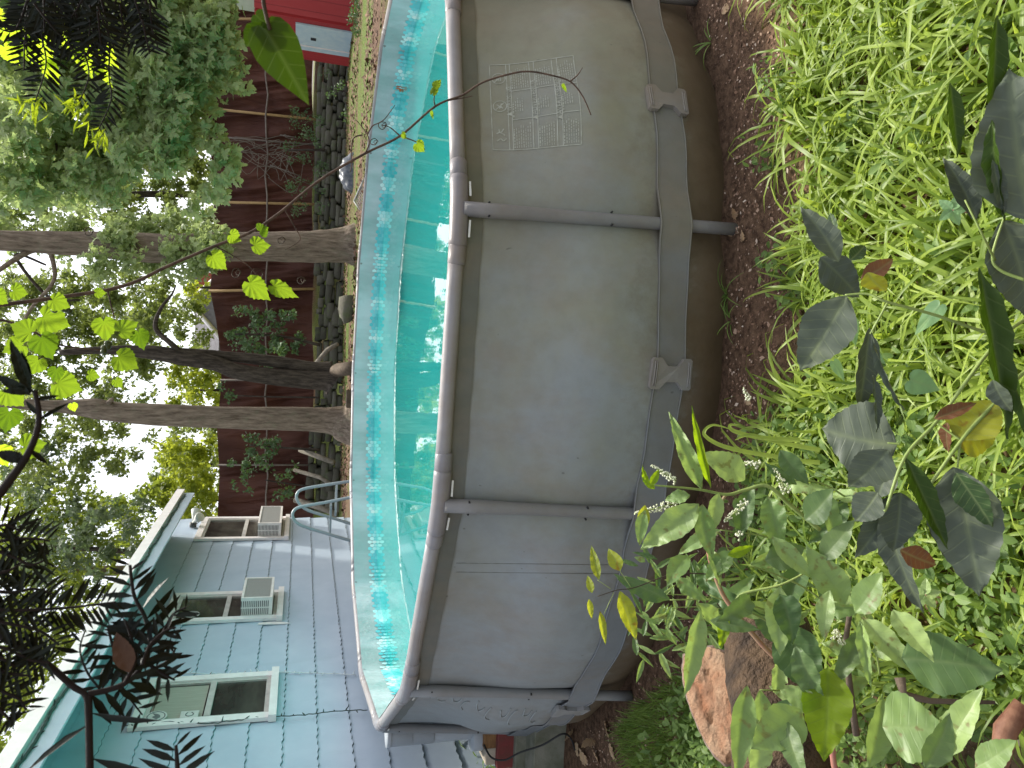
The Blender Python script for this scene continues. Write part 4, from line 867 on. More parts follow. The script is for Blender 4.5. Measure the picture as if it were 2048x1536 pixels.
def strew(n_, cond, x0, x1, y0, y1):
    P = np.stack([rng.uniform(x0, x1, n_), rng.uniform(y0, y1, n_)], 1); z = gz(P[:, 0], P[:, 1]); P3 = np.column_stack([P, z])
    px, py, d = pix(P3); k = cond(P3, px, py); return P3[k], px[k], py[k]
def clumpy(P, s, sd): return .5 + .5 * np.sin(P[:, 0] * s + sd + 1.7 * np.sin(P[:, 1] * s * .7)) * np.sin(P[:, 1] * s * 1.3 + sd * 2 + np.sin(P[:, 0] * s))
def rpool(P): return np.hypot(P[:, 0] - PCX, P[:, 1] - PCY)
m = MB()
for tm, n_, s0, s1 in ((BL1, 6200, .22, .44), (BL2, 5200, .24, .46), (BL3, 2600, .14, .34)):
    P, px, py = strew(n_, lambda P, px, py: (rpool(P) > 3.74 + .10 * np.sin(P[:, 0] * 9)) & (py > -160) & (py < 1400) & (px > 1480) & ((py < 900) | (rng.random(len(P)) < .62)) & (px < 2250) & ((clumpy(P, 7, 1) > .12) | (rng.random(len(P)) < .3)), -2.2, 2.0, .95, 3.4)
    k = len(P); up = np.column_stack([rng.normal(0, .38, k), rng.normal(0, .36, k), np.full(k, 1.0)]); nr = -np.column_stack([up[:, 0], up[:, 1], np.zeros(k)]) + rvec(k) * .35 + np.array([0, 0, .3])
    m.scatter(tm, P, up, nr, rng.uniform(s0, s1, k) * (.6 + .4 * clumpy(P, 5, 2)), rng.random(k) * .7 + .3 * clumpy(P, 4, 3), wid=rng.uniform(.18, .40, k))
tag(m.build('grass', LGR), 'bright yellow green arching grass blades in the foreground', 'grass', kind='stuff')
m = MB()
P, px, py = strew(60000, lambda P, px, py: (rpool(P) > 3.42 + .15 * np.sin(P[:, 0] * 7 + P[:, 1] * 3)) & (py > 1180) & (py < 1620) & (px < 1500) & (P[:, 0] < -.75), -4.2, -.7, 2.2, 6.0)
k = len(P); up = np.column_stack([rng.normal(0, .35, k), rng.normal(0, .35, k), np.full(k, .9)]); m.scatter(BL3, P, up, rvec(k), rng.uniform(.05, .13, k), rng.random(k), wid=rng.uniform(.06, .11, k))
tag(m.build('lawn_grass', LGR2), 'short lawn grass left of the pool', 'grass', kind='stuff')
m = MB()
for cond, n_, s0, s1 in ((lambda P, px, py: (rpool(P) > 3.25) & (rpool(P) < 3.75) & (P[:, 1] < 4.2) & (clumpy(P, 6, 5) > .72), 5200, .02, .09), (lambda P, px, py: (P[:, 1] > 11) & (np.sin(P[:, 0] * .8 + P[:, 1] * 1.2) > -.1), 16000, .05, .14)):
    P, px, py = strew(n_ * 2, cond, -3.0, 9.5, 2.2, 27)
    k = len(P); up = np.column_stack([rng.normal(0, .6, k), rng.normal(0, .6, k), np.full(k, .7)]); m.scatter(BL3, P, up, rvec(k), rng.uniform(s0, s1, k), rng.random(k) * .8, wid=rng.uniform(.03, .06, k))
tag(m.build('moss_and_sparse_grass', LGR2), 'sparse short grass and moss on the bare dirt', 'grass', kind='stuff')
MLIT = NT('dry_leaf_litter'); tt = MLIT.attr('tint'); MLIT = MLIT.pbr(MLIT.ramp(tt, [(0, (.10, .055, .035)), (.5, (.24, .14, .09)), (.85, (.42, .29, .21)), (1, (.62, .52, .42))]), .8, None, .2)
m = MB()
for cond, n_, s0, s1, bx_ in ((lambda P, px, py: (rpool(P) > 3.2) & (rpool(P) < 4.0), 24000, .006, .02, (-2.6, 2.6, 2.0, 4.6)), (lambda P, px, py: (rpool(P) > 3.2) & (rpool(P) < 3.9), 500, .015, .04, (-2.6, 2.6, 2.0, 4.6)), (lambda P, px, py: (np.sin(P[:, 0] * .8 + P[:, 1] * 1.2) < .2), 24000, .05, .15, (-4, 11, 11, 28)), (lambda P, px, py: px < 2200, 1500, .01, .03, (-1.8, 1.8, 1, 3.2))):
    P, px, py = strew(n_, cond, *bx_); k = len(P); P[:, 2] += rng.uniform(.003, .02, k)
    m.scatter(SIX, P, rvec(k) * [1, 1, .25], rvec(k) * .45 + [0, 0, 1], rng.uniform(s0, s1, k), rng.random(k) ** 1.5 * (.5 if bx_[2] > 9 else 1))
tag(m.build('leaf_litter', MLIT), 'dry brown leaves and wood chips on the dirt', 'leaf litter', kind='stuff')
# ground cover weeds in the lower left foreground
LWEED = leafmat('weed_foliage', (.07, .13, .03), (.17, .26, .07), (.3, .45, .07), .35, .3, .5)
m = MB()
P, px, py = strew(38000, lambda P, px, py: (rpool(P) > 3.5) & (((py > 820) & (clumpy(P, 6, 4) > .3)) | ((clumpy(P, 8, 9) > .85) & (py < 820))) & (px < 2200) & (py < 1560), -2.4, 2, .9, 3.6)
k = len(P); P[:, 2] += rng.uniform(.01, .14, k) * (rng.random(k) < .7)
m.scatter(OVAL_S, P, rvec(k) + [0, 0, .25], rvec(k) * .5 + [0, -.2, 1], rng.uniform(.02, .06, k), rng.random(k))
tag(m.build('weeds', LWEED), 'small leafy weeds covering the dark soil between the grass and the log', 'weeds', kind='stuff')
# ================================================================== FOREGROUND PLANTS
OV10 = oval_leaf(20, .42, .12, .16, .016, belly=.40, serr=1.0, nv=3, bend=.10); OV10W = oval_leaf(20, .6, .08, .12, .02, belly=.36, serr=1.0, nv=3, bend=-.08); OVC = oval_leaf(20, .42, .34, .26, .04, belly=.4, serr=1.0, nv=3, bend=-.14)
HEARTB = (lambda o: lobed_leaf(sym(o), .10, rings=(.33, .66, 1.0), wob=.012))([(-.02, 0), (-.10, .06), (-.12, .16), (-.06, .27), (.06, .33), (.22, .345), (.38, .31), (.55, .24), (.72, .15), (.87, .07), (1.0, 0)])
GRAPE3 = lobed_leaf(sym(GRAPE_H), .22, rings=(.35, .7, 1.0), wob=.05)
def one(root, a, b_, wpx, mt, tm=OV10, tilt=(0, 0), tint=None, name='leaf', W=None, lab=None):
    A = atd(*a); B = atd(*b_); L = np.linalg.norm(B - A); ax = unit(B - A); dm = (a[2] + b_[2]) / 2; mid = (A + B) / 2
    vw = unit(CAM - mid); sd_ = unit(np.cross(vw, ax)); nr = unit(vw + sd_ * tilt[0] + ax * tilt[1])
    W = W or (tm[0][:, 1].max() - tm[0][:, 1].min()); wid = (wpx * dm / FPX) / W
    m = MB(); m.scatter(tm, A[None], ax[None], nr[None], L, random.random() if tint is None else tint, wid=wid)
    return m.build(name, mt, root, lab)
def stem(root, pts, r, mt, name='stem', n_=8):
    P = bez([atd(*p) for p in pts], 6); rr = np.interp(np.linspace(0, 1, len(P)), np.linspace(0, 1, len(r)), r) if isinstance(r, (list, tuple)) else r
    m = MB(); m.tube(P, rr, n_); return m.build(name, mt, root)
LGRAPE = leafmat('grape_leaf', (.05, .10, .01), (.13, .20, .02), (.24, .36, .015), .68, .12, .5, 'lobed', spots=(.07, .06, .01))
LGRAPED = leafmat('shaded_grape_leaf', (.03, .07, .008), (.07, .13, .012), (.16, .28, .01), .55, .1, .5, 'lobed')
LLIME = leafmat('backlit_lime_leaf', (.18, .28, .02), (.28, .40, .03), (.55, .72, .03), .72, .1, .5, 'lobed')  # brighter copy of the grape leaf, backlight painted into its colour
MVINE = simple('vine_bark', (.045, .028, .018), (.12, .075, .05), 60, .8); MTEN = simple('tendril', (.03, .02, .012), (.06, .04, .02), 60, .8)
vine = thing('grape_vine', 'long brown grape vine arching in front of the pool, with few yellow green leaves', 'vine', atd(0, 610, 1.5))
VD = 1.35
vp = [(-60, 618), (0, 610), (80, 600), (150, 590), (215, 580), (275, 562), (330, 535), (430, 492), (500, 465), (560, 425), (640, 360), (730, 307), (800, 272), (870, 213), (925, 190), (965, 165), (1020, 148), (1057, 143), (1100, 150), (1140, 163), (1165, 192), (1182, 230)]
stem(vine, [(x, y, VD) for x, y in vp], [.0032, .003, .0028, .0025, .0023, .002, .0018, .0016, .0014, .001], MVINE, 'cane', 8)
for P in ([(215, 580), (222, 610), (228, 640), (215, 665), (205, 700)], [(570, 420), (590, 455), (600, 480), (570, 500)], [(430, 492), (455, 505), (495, 530), (512, 548)], [(800, 272), (835, 285), (850, 300)], [(870, 213), (868, 196), (875, 178)], [(730, 307), (738, 288), (735, 270), (725, 255), (712, 240)], [(725, 270), (705, 280), (703, 330), (700, 345)], [(735, 268), (745, 252), (760, 245), (772, 235), (790, 210)], [(800, 272), (780, 255), (762, 250)], [(1140, 163), (1155, 150), (1165, 135)], [(900, 200), (920, 197), (945, 192)]):
    stem(vine, [(x, y, VD) for x, y in P], [.0014, .0006], MVINE, 'side_shoot', 6)
for (cx, cy, r_, sd_) in ((762, 250, 9, 1), (745, 283, 8, 2), (512, 548, 14, 3), (600, 560, 9, 4), (470, 545, 10, 5), (175, 462, 10, 6), (130, 610, 10, 7), (560, 480, 8, 8)):
    rd = random.Random(sd_); stem(vine, [(cx + (r_ * (1 - k / 26)) * cos(k * .7) + k * .5, cy + r_ * (1 - k / 26) * sin(k * .7) + rd.uniform(-1, 1), VD + k * .003) for k in range(20)], [.0009, .0004], MTEN, 'tendril', 5)
for (x, y, dx_, dy_, w_, tl, dark) in ((462, 470, 32, 18, 44, (.2, .1), 0), (508, 490, 50, -2, 58, (.5, 0), 0), (520, 462, 26, -12, 44, (.1, .2), 1), (425, 512, 44, 40, 56, (.2, .3), 0), (500, 566, 62, 50, 66, (.2, .1), 0), (548, 572, 74, 30, 52, (.4, .1), 0), (870, 172, 18, -22, 24, (.3, .4), 0), (866, 186, 16, -36, 22, (.4, .2), 0), (863, 224, 8, 22, 13, (.7, .1), 0), (834, 288, 24, 24, 38, (.2, .2), 0), (805, 268, 15, 14, 20, (.5, .4), 0), (1126, 170, 14, 22, 12, (.5, .1), 0)):
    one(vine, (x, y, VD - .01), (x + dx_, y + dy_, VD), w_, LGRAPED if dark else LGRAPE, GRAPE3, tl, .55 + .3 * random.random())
# hanging grape canopy, upper left of the upright view
gv = thing('grape_vine', 'cluster of broad backlit grape leaves hanging before the thick and twin trunks', 'vine', atd(-40, 650, 1.3))
stem(gv, [(-60, 650, 1.25), (0, 640, 1.25), (60, 660, 1.25), (120, 690, 1.25), (200, 700, 1.25)], [.002, .001], MVINE, 'cane')
for (cx, cy, w_, ang, tl, k) in ((120, 645, 84, 20, (.1, .2), 0), (98, 702, 72, 60, (.3, 0), 1), (35, 655, 64, 200, (.2, .2), 0), (20, 700, 60, 160, (.2, .3), 0), (45, 585, 46, 10, (.3, .1), 0), (212, 668, 62, 80, (.2, .1), 0), (262, 650, 58, 330, (.3, .2), 0), (285, 686, 54, 70, (.4, 0), 1), (262, 728, 68, 30, (.1, .2), 0), (146, 775, 76, 15, (.1, .1), 0), (148, 818, 24, 70, (.1, .1), 2), (35, 800, 68, 40, (.2, 0), 0), (14, 850, 64, 100, (.1, .4), 1), (76, 888, 66, 350, (.2, .1), 0), (65, 740, 54, 120, (.2, .2), 0), (192, 752, 34, 10, (.2, .2), 0), (128, 608, 56, 20, (.5, .1), 0), (205, 585, 30, 0, (.3, .2), 0), (10, 920, 56, 60, (.2, .2), 2), (5, 600, 50, 30, (.2, .2), 0), (110, 755, 40, 100, (.2, .3), 1), (240, 770, 30, 50, (.3, .2), 0)):
    a = radians(ang); ux, uy = cos(a), sin(a); dd = 1.2 + random.uniform(-.1, .12)
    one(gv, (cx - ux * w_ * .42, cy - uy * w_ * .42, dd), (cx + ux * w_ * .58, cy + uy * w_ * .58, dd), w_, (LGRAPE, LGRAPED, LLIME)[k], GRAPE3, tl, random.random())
MGRP = simple('young_grapes', (.03, .05, .01), (.06, .08, .02), 30, .4)
for k in range(14):
    rd = random.Random(k); m = MB(); c = atd(118 + rd.uniform(-14, 22) if k < 8 else 212 + rd.uniform(-12, 20), 612 + rd.uniform(-12, 12) if k < 8 else 690 + rd.uniform(-14, 14), 1.17)
    m.tube([c + UZ * q for q in (-.004, -.003, 0, .003, .004)], [.001, .003, .0042, .003, .001], 8); m.build('berry', MGRP, gv)
gl = thing('grape_vine', 'bright lime grape leaves glowing behind the dense dark yew needles', 'vine', atd(100, -20, 1.35))
stem(gl, [(100, -60, 1.35), (100, 0, 1.35), (110, 60, 1.35)], .0018, MVINE, 'cane')
for (ax_, ay_, bx_, by_, w_) in ((25, 60, 45, 125, 60), (0, 30, 28, 45, 34), (60, 80, 140, 170, 76), (130, 60, 172, 165, 44), (155, 80, 205, 200, 50), (200, 95, 262, 160, 46), (195, 130, 245, 200, 30), (95, 130, 135, 192, 40), (10, 95, 60, 150, 40)):
    one(gl, (ax_, ay_, 1.33), (bx_, by_, 1.36), w_, LLIME, GRAPE3, (.2, .1), random.random())
# heart shaped leaf close to the lens
LOLV = leafmat('olive_backlit_leaf', (.022, .05, .003), (.035, .07, .004), (.05, .10, .003), .3, .15, .5, 'oval')
hl = thing('hanging_shoot', 'large olive green heart shaped leaf hanging close in front of the red shed', 'shoot', atd(530, -20, .55))
stem(hl, [(520, -60, .55), (528, 10, .55), (540, 60, .55)], .0013, MTEN, 'stem')
one(hl, (534, 62, .55), (662, 282, .56), 126, LOLV, HEARTB, (.15, .1), .5); one(hl, (512, 30, .56), (556, 70, .56), 46, LOLV, HEARTB, (.2, .1), .3)
one(hl, (528, 44, .555), (500, 100, .56), 50, LOLV, OV10W, (.4, .1), .3)
# yew
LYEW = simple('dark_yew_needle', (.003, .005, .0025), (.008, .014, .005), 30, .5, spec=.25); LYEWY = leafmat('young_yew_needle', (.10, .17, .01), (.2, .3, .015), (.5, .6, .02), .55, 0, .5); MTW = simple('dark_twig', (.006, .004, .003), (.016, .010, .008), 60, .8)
def twig(root, pts, npx, sp, mt=LYEW, w_=.17, rad_=.0012, young=0, seed=0, skip=0.0):
    rd = np.random.default_rng(seed); P = np.array(bez([atd(*p) for p in pts], 10)); T = np.gradient(P, axis=0); L = np.concatenate([[0], np.cumsum(np.linalg.norm(np.diff(P, axis=0), axis=1))])
    d = pts[0][2]; spm = sp * d / FPX; nl = npx * d / FPX; ks = np.arange(spm * .5, L[-1], spm); pos = np.stack([np.interp(ks, L, P[:, i]) for i in range(3)], 1); tt = np.stack([np.interp(ks, L, T[:, i]) for i in range(3)], 1); tt /= np.linalg.norm(tt, axis=1)[:, None]
    vw = unit(CAM - P[len(P) // 2]); sdv = np.cross(vw, tt); sgn = np.where(np.arange(len(ks)) % 2, 1, -1)[:, None]
    ax = tt * (.62 + rd.normal(0, .12, (len(ks), 1))) + sdv * sgn + vw * rd.normal(0, .25, (len(ks), 1)); q = ks / L[-1]; s_ = nl * (1 - .45 * np.clip((q - .7) / .3, 0, 1)) * rd.uniform(.8, 1.12, len(ks))
    keep = rd.random(len(ks)) >= skip; m = MB(); m.scatter(NEEDLE, pos[keep], ax[keep], (vw + rd.normal(0, .35, (len(ks), 3)))[keep], s_[keep], rd.random(keep.sum()), wid=s_[keep] * w_ / .16)
    m.build('needles', mt, root); m = MB(); m.tube(P, np.linspace(rad_, rad_ * .5, len(P)), 6); m.build('twig', MTW, root)
    if young:
        m = MB(); k = 26; c = P[-1] + rd.normal(0, 1, (k, 3)) * nl * .3; m.scatter(NEEDLE, c, tt[-1] + rd.normal(0, .5, (k, 3)), rd.normal(0, 1, (k, 3)) + vw, nl * .75, rd.random(k)); m.build('young_tip', LYEWY, root)
y1 = thing('yew_branch', 'dense dark yew branches with pale growing tips hanging over the lime grape leaves', 'yew branch', atd(160, -40, 1.0))
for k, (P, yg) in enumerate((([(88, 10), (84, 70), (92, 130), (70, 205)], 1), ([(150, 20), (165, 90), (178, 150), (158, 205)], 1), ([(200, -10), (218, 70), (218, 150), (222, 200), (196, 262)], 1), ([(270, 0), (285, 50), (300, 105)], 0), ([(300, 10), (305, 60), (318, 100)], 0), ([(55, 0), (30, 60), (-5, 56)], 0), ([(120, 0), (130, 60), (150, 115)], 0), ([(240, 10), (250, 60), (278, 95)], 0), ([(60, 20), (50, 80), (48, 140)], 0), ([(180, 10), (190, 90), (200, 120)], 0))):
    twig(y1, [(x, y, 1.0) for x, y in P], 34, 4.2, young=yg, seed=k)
rd = random.Random(9)
for k in range(34):
    x = rd.uniform(45, 315); y = rd.uniform(-45, 50); dd = rd.uniform(.95, 1.12); a = rd.uniform(.8, 2.3); L_ = rd.uniform(55, 95)
    twig(y1, [(x, y, dd), (x + cos(a) * L_ * .5, y + sin(a) * L_ * .5, dd), (x + cos(a) * L_, y + sin(a) * L_ * .95, dd)], 32, 4.6, seed=100 + k)
y2 = thing('yew_branch', 'big dark yew branch with long needles crossing the house roof and the nearest window', 'yew branch', atd(-30, 1250, .42))
D2_ = .62
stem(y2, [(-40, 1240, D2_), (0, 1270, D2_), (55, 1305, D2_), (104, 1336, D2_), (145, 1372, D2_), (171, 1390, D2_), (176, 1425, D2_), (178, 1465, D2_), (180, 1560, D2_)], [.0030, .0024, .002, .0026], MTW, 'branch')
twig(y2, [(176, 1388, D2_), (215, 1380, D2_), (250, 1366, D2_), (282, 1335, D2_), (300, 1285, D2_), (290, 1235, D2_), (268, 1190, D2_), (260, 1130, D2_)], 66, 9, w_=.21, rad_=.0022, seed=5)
twig(y2, [(250, 1366, .64), (290, 1345, .64), (335, 1322, .64), (352, 1295, .64)], 46, 9, w_=.21, rad_=.0014, seed=6)
twig(y2, [(285, 1330, .60), (300, 1290, .60), (330, 1262, .60), (352, 1255, .60)], 44, 9, w_=.21, rad_=.0014, seed=7)
twig(y2, [(178, 1392, D2_), (180, 1440, D2_), (182, 1500, D2_), (184, 1560, D2_)], 118, 17, w_=.15, rad_=.0022, seed=8, skip=.25)
twig(y2, [(205, 1385, .66), (175, 1345, .66), (160, 1300, .66), (170, 1262, .66)], 40, 8, w_=.2, rad_=.001, seed=9)
twig(y2, [(240, 1368, .64), (262, 1400, .64), (285, 1430, .64)], 44, 9, w_=.2, rad_=.001, seed=11)
twig(y2, [(262, 1365, .63), (240, 1330, .63), (225, 1290, .63), (215, 1250, .63)], 52, 9, w_=.2, rad_=.0016, seed=12)
twig(y2, [(250, 1366, .61), (270, 1320, .61), (262, 1275, .61), (250, 1240, .61)], 48, 8, w_=.2, rad_=.0016, seed=13)
twig(y2, [(290, 1300, .61), (320, 1275, .61), (345, 1230, .61), (372, 1215, .61)], 46, 8, w_=.2, rad_=.0014, seed=14)
twig(y2, [(300, 1330, .62), (330, 1350, .62), (350, 1360, .62)], 44, 8, w_=.2, rad_=.0014, seed=15)
twig(y2, [(356, 1560, .59), (354, 1520, .59), (352, 1490, .59)], 60, 8, w_=.2, rad_=.002, seed=10)
one(y2, (258, 1345, .59), (240, 1262, .59), 36, simple('brown_leaf', (.05, .02, .008), (.09, .04, .015), 30, .7), OV10, (.3, .1), .5)
y3 = thing('yew_branch', 'feathery dark yew sprays at the left edge, above the house roof', 'yew branch', atd(-30, 1120, .6))
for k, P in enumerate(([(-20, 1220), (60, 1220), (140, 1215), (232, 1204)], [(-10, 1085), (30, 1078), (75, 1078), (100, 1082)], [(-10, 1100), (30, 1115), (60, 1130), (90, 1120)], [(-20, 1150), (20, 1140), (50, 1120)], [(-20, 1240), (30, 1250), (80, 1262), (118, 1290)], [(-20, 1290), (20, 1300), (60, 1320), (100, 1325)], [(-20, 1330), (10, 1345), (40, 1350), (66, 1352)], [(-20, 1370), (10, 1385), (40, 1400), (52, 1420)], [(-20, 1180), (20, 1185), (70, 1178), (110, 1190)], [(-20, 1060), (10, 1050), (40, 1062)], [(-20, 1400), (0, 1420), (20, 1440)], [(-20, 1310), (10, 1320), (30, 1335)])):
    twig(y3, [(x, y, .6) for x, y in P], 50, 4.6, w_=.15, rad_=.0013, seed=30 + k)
y4 = thing('yew_branch', 'blurred dark spray of broad yew needles at the left edge among the grape leaves', 'yew branch', atd(-20, 700, .5))
stem(y4, [(-20, 1010, .5), (20, 960, .5), (60, 900, .5), (78, 840, .5), (70, 780, .5)], [.003, .002, .0014], MTW, 'branch')
for a, b_, w_ in (((62, 785), (22, 675), 22), ((62, 790), (-10, 745), 20), ((72, 800), (120, 792), 9), ((76, 830), (52, 800), 9), ((60, 770), (45, 700), 16), ((78, 840), (140, 805), 8), ((50, 920), (-10, 900), 22), ((60, 900), (95, 930), 10), ((70, 782), (0, 780), 14)):
    one(y4, (*a, .5), (*b_, .5), w_, LYEW, OV10, (.3, .1), .3, 'needle')
# pokeweed with white racemes
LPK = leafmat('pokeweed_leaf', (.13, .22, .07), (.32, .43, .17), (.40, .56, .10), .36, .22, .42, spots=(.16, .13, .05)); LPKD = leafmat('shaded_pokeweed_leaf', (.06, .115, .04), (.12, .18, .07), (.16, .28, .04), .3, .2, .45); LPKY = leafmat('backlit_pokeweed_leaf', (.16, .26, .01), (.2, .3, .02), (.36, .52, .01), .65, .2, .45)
MRST = simple('pink_red_stem', (.36, .13, .11), (.30, .22, .11), 12, .45); MGST = simple('green_stem', (.18, .25, .06), (.26, .33, .09), 20, .5); MFL = simple('cream_florets', (.62, .66, .42), (.75, .76, .6), 40, .6)
def raceme(root, a, b_, n_=46, w_=9):
    A, B = atd(*a), atd(*b_); ax = unit(B - A); L_ = np.linalg.norm(B - A); m = MB(); m.tube([A, (A + B) / 2, B], [.0018, .0015, .001], 5); m.build('raceme_stalk', MGST, root)
    m = MB(); r0_ = w_ * a[2] / FPX
    for k in range(n_):
        q = k / n_; p = A + (B - A) * q; rr = r0_ * (1 - .75 * q); t_ = unit(np.cross(ax, rvec(1)[0])); c = p + t_ * rr; sz = .0034 * (1.1 - .5 * q)
        m.tube([p, c - t_ * sz], .0006, 3); m.add(c + np.array([(1, 0, 0), (0, 1, 0), (-1, 0, 0), (0, -1, 0), (0, 0, 1), (0, 0, -1)]) * sz, [(0, 1, 4), (1, 2, 4), (2, 3, 4), (3, 0, 4), (1, 0, 5), (2, 1, 5), (3, 2, 5), (0, 3, 5)], smooth=True)
    m.build('florets', MFL, root)
pk = thing('pokeweed', 'pokeweed with a pink red stem and cream flower spikes before the cut log', 'pokeweed', atz(1690, 1560, 0))
stem(pk, [(1690, 1600, 2.15), (1668, 1530, 2.1), (1655, 1430, 2.05), (1600, 1358, 2.0), (1532, 1298, 1.95), (1472, 1226, 1.9), (1441, 1179, 1.88), (1416, 1101, 1.85), (1425, 1060, 1.85), (1440, 1010, 1.84), (1452, 990, 1.84)], [.0075, .007, .006, .0055, .005, .004, .0035], MRST, 'main_stem', 10)
stem(pk, [(1640, 1060, 1.9), (1580, 1010, 1.87), (1535, 972, 1.85), (1490, 980, 1.84), (1454, 989, 1.83), (1404, 980, 1.82), (1360, 975, 1.81), (1300, 970, 1.8)], [.005, .0045, .0035, .002], MGST, 'side_stem', 8)
stem(pk, [(1472, 1226, 1.9), (1480, 1190, 1.88), (1560, 1170, 1.86), (1620, 1140, 1.85)], [.004, .002], MGST, 'side_stem', 8)
raceme(pk, (1352, 962, 1.8), (1302, 930, 1.8), 60, 7); raceme(pk, (1358, 1005, 1.8), (1268, 1028, 1.78), 90, 10); raceme(pk, (1495, 1003, 1.8), (1448, 1044, 1.8), 50, 9); raceme(pk, (1520, 930, 1.85), (1485, 925, 1.85), 30, 8); raceme(pk, (1575, 985, 1.85), (1548, 935, 1.85), 40, 9); raceme(pk, (1498, 800, 2.2), (1486, 775, 2.2), 24, 6); raceme(pk, (1480, 1072, 1.78), (1476, 1066, 1.76), 14, 8); raceme(pk, (1665, 1265, 1.8), (1690, 1290, 1.8), 34, 10)
PKL = [((1404, 979), (1348, 861), 30, 0), ((1422, 976), (1390, 845), 15, 2), ((1490, 960), (1430, 905), 52, 0), ((1398, 1008), (1313, 1088), 52, 0), ((1404, 1008), (1412, 1100), 34, 0), ((1438, 986), (1420, 1052), 28, 0), ((1535, 992), (1566, 1076), 42, 0), ((1544, 1073), (1610, 1148), 30, 0), ((1376, 1111), (1335, 1152), 36, 0), ((1466, 1101), (1425, 1152), 34, 0), ((1560, 1173), (1550, 1284), 44, 0), ((1402, 1219), (1374, 1362), 34, 0), ((1560, 1188), (1596, 1256), 46, 1), ((1495, 1371), (1471, 1523), 38, 0), ((1603, 1420), (1530, 1492), 66, 0), ((1513, 1437), (1535, 1550), 42, 0), ((1655, 1336), (1660, 1490), 72, 2), ((1723, 1233), (1812, 1333), 38, 0), ((1720, 1240), (1738, 1342), 20, 0), ((1690, 1208), (1640, 1112), 52, 0), ((1710, 1225), (1760, 1168), 46, 0), ((1765, 1454), (1869, 1447), 96, 0), ((1738, 1535), (1776, 1421), 36, 0), ((1879, 1513), (1952, 1409), 46, 0), ((1803, 1316), (1962, 1325), 92, 1), ((1786, 1219), (1843, 1300), 40, 0), ((1565, 1247), (1632, 1366), 76, 1), ((1300, 970), (1283, 948), 12, 2), ((1300, 972), (1318, 945), 14, 2), ((1310, 978), (1290, 960), 12, 2), ((1380, 990), (1340, 1000), 26, 0), ((1290, 1020), (1275, 1078), 22, 0), ((1455, 1110), (1500, 1100), 18, 2), ((1418, 1100), (1445, 1150), 20, 0), ((1640, 1120), (1700, 1060), 40, 1), ((1610, 1040), (1660, 1000), 50, 1), ((1500, 1190), (1470, 1240), 36, 1), ((1530, 1120), (1600, 1110), 46, 1), ((1420, 1240), (1500, 1260), 26, 1), ((1590, 1290), (1640, 1400), 40, 1), ((1850, 1536), (1905, 1460), 40, 1), ((1660, 1180), (1640, 1260), 30, 0), ((1455, 1225), (1445, 1290), 20, 2), ((1570, 1440), (1590, 1540), 36, 1), ((1950, 1536), (2020, 1500), 40, 0), ((1350, 1155), (1400, 1190), 26, 0), ((1560, 900), (1600, 960), 34, 1), ((1640, 1420), (1580, 1380), 34, 0)]
for k, (a, b_, w_, ty_) in enumerate(PKL):
    rd = random.Random(k); d0 = 1.75 + .35 * (a[0] > 1700) * -.4 + rd.uniform(-.06, .06) - .25 * max(0, (a[0] - 1700) / 300)
    b_ = (a[0] + (b_[0] - a[0]) * 1.22, a[1] + (b_[1] - a[1]) * 1.22)
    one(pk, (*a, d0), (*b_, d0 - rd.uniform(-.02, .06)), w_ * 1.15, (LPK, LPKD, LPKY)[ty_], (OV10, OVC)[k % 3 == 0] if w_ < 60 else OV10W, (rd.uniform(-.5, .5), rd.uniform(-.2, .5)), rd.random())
rd = random.Random(21); nodes = []
for k, (x0, y0, x1, y1) in enumerate(((1700, 1250, 1500, 1130), (1640, 1330, 1420, 1190), (1660, 1420, 1520, 1380), (1700, 1000, 1560, 960), (1560, 1230, 1340, 1200), (1760, 1350, 1700, 1180), (1620, 1120, 1440, 1060))):
    stem(pk, [(x0, y0, 2.05), ((x0 + x1) / 2 + 10, (y0 + y1) / 2 - 14, 1.98), (x1, y1, 1.92)], [.003, .0015], MGST, 'side_stem', 6)
    for q in np.linspace(.05, 1, 5): nodes.append((x0 + (x1 - x0) * q, y0 + (y1 - y0) * q))
for k, (x, y) in enumerate(nodes):
    a = rd.uniform(-3.1, 3.1); L_ = rd.uniform(70, 130); d0 = 1.93 + rd.uniform(-.05, .2)
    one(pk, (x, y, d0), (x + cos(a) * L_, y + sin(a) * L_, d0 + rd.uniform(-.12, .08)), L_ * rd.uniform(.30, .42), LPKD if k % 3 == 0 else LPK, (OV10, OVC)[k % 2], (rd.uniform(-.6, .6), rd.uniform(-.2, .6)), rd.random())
# second thin vine shoot with yellowing leaves
sv = thing('vine_shoot', 'thin dark shoot with yellowing bitten leaves against the grey pool wall', 'shoot', atd(1420, 1150, 1.9))
stem(sv, [(1440, 1150, 1.8), (1350, 1148, 1.78), (1270, 1175, 1.76), (1235, 1180, 1.75), (1195, 1193, 1.75)], [.0016, .0008], MTEN, 'stem')
for a, b_, w_, t_ in (((1222, 1178), (1195, 1160), .0007, 0), ((1262, 1175), (1240, 1142), .0007, 0), ((1228, 1185), (1208, 1228), .0007, 0)): stem(sv, [(*a, 1.75), (*b_, 1.75)], w_, MGST, 'leaf_stalk', 5)
LYL = leafmat('yellowing_leaf', (.16, .22, .02), (.32, .36, .04), (.6, .62, .03), .5, .5, .5, spots=(.25, .07, .01))
for a, b_, w_, r_ in (((1198, 1160), (1185, 1090), 20, 0), ((1240, 1142), (1222, 1095), 30, 1), ((1184, 1186), (1178, 1150), 16, 0), ((1178, 1198), (1182, 1238), 13, 0), ((1200, 1222), (1210, 1290), 15, 0), ((1240, 1182), (1268, 1282), 34, 0), ((1290, 1010), (1278, 1075), 26, 0)):
    one(sv, (*a, 1.75), (*b_, 1.75), w_, LYL, OV10, (.3, .2), .2 + .6 * random.random())
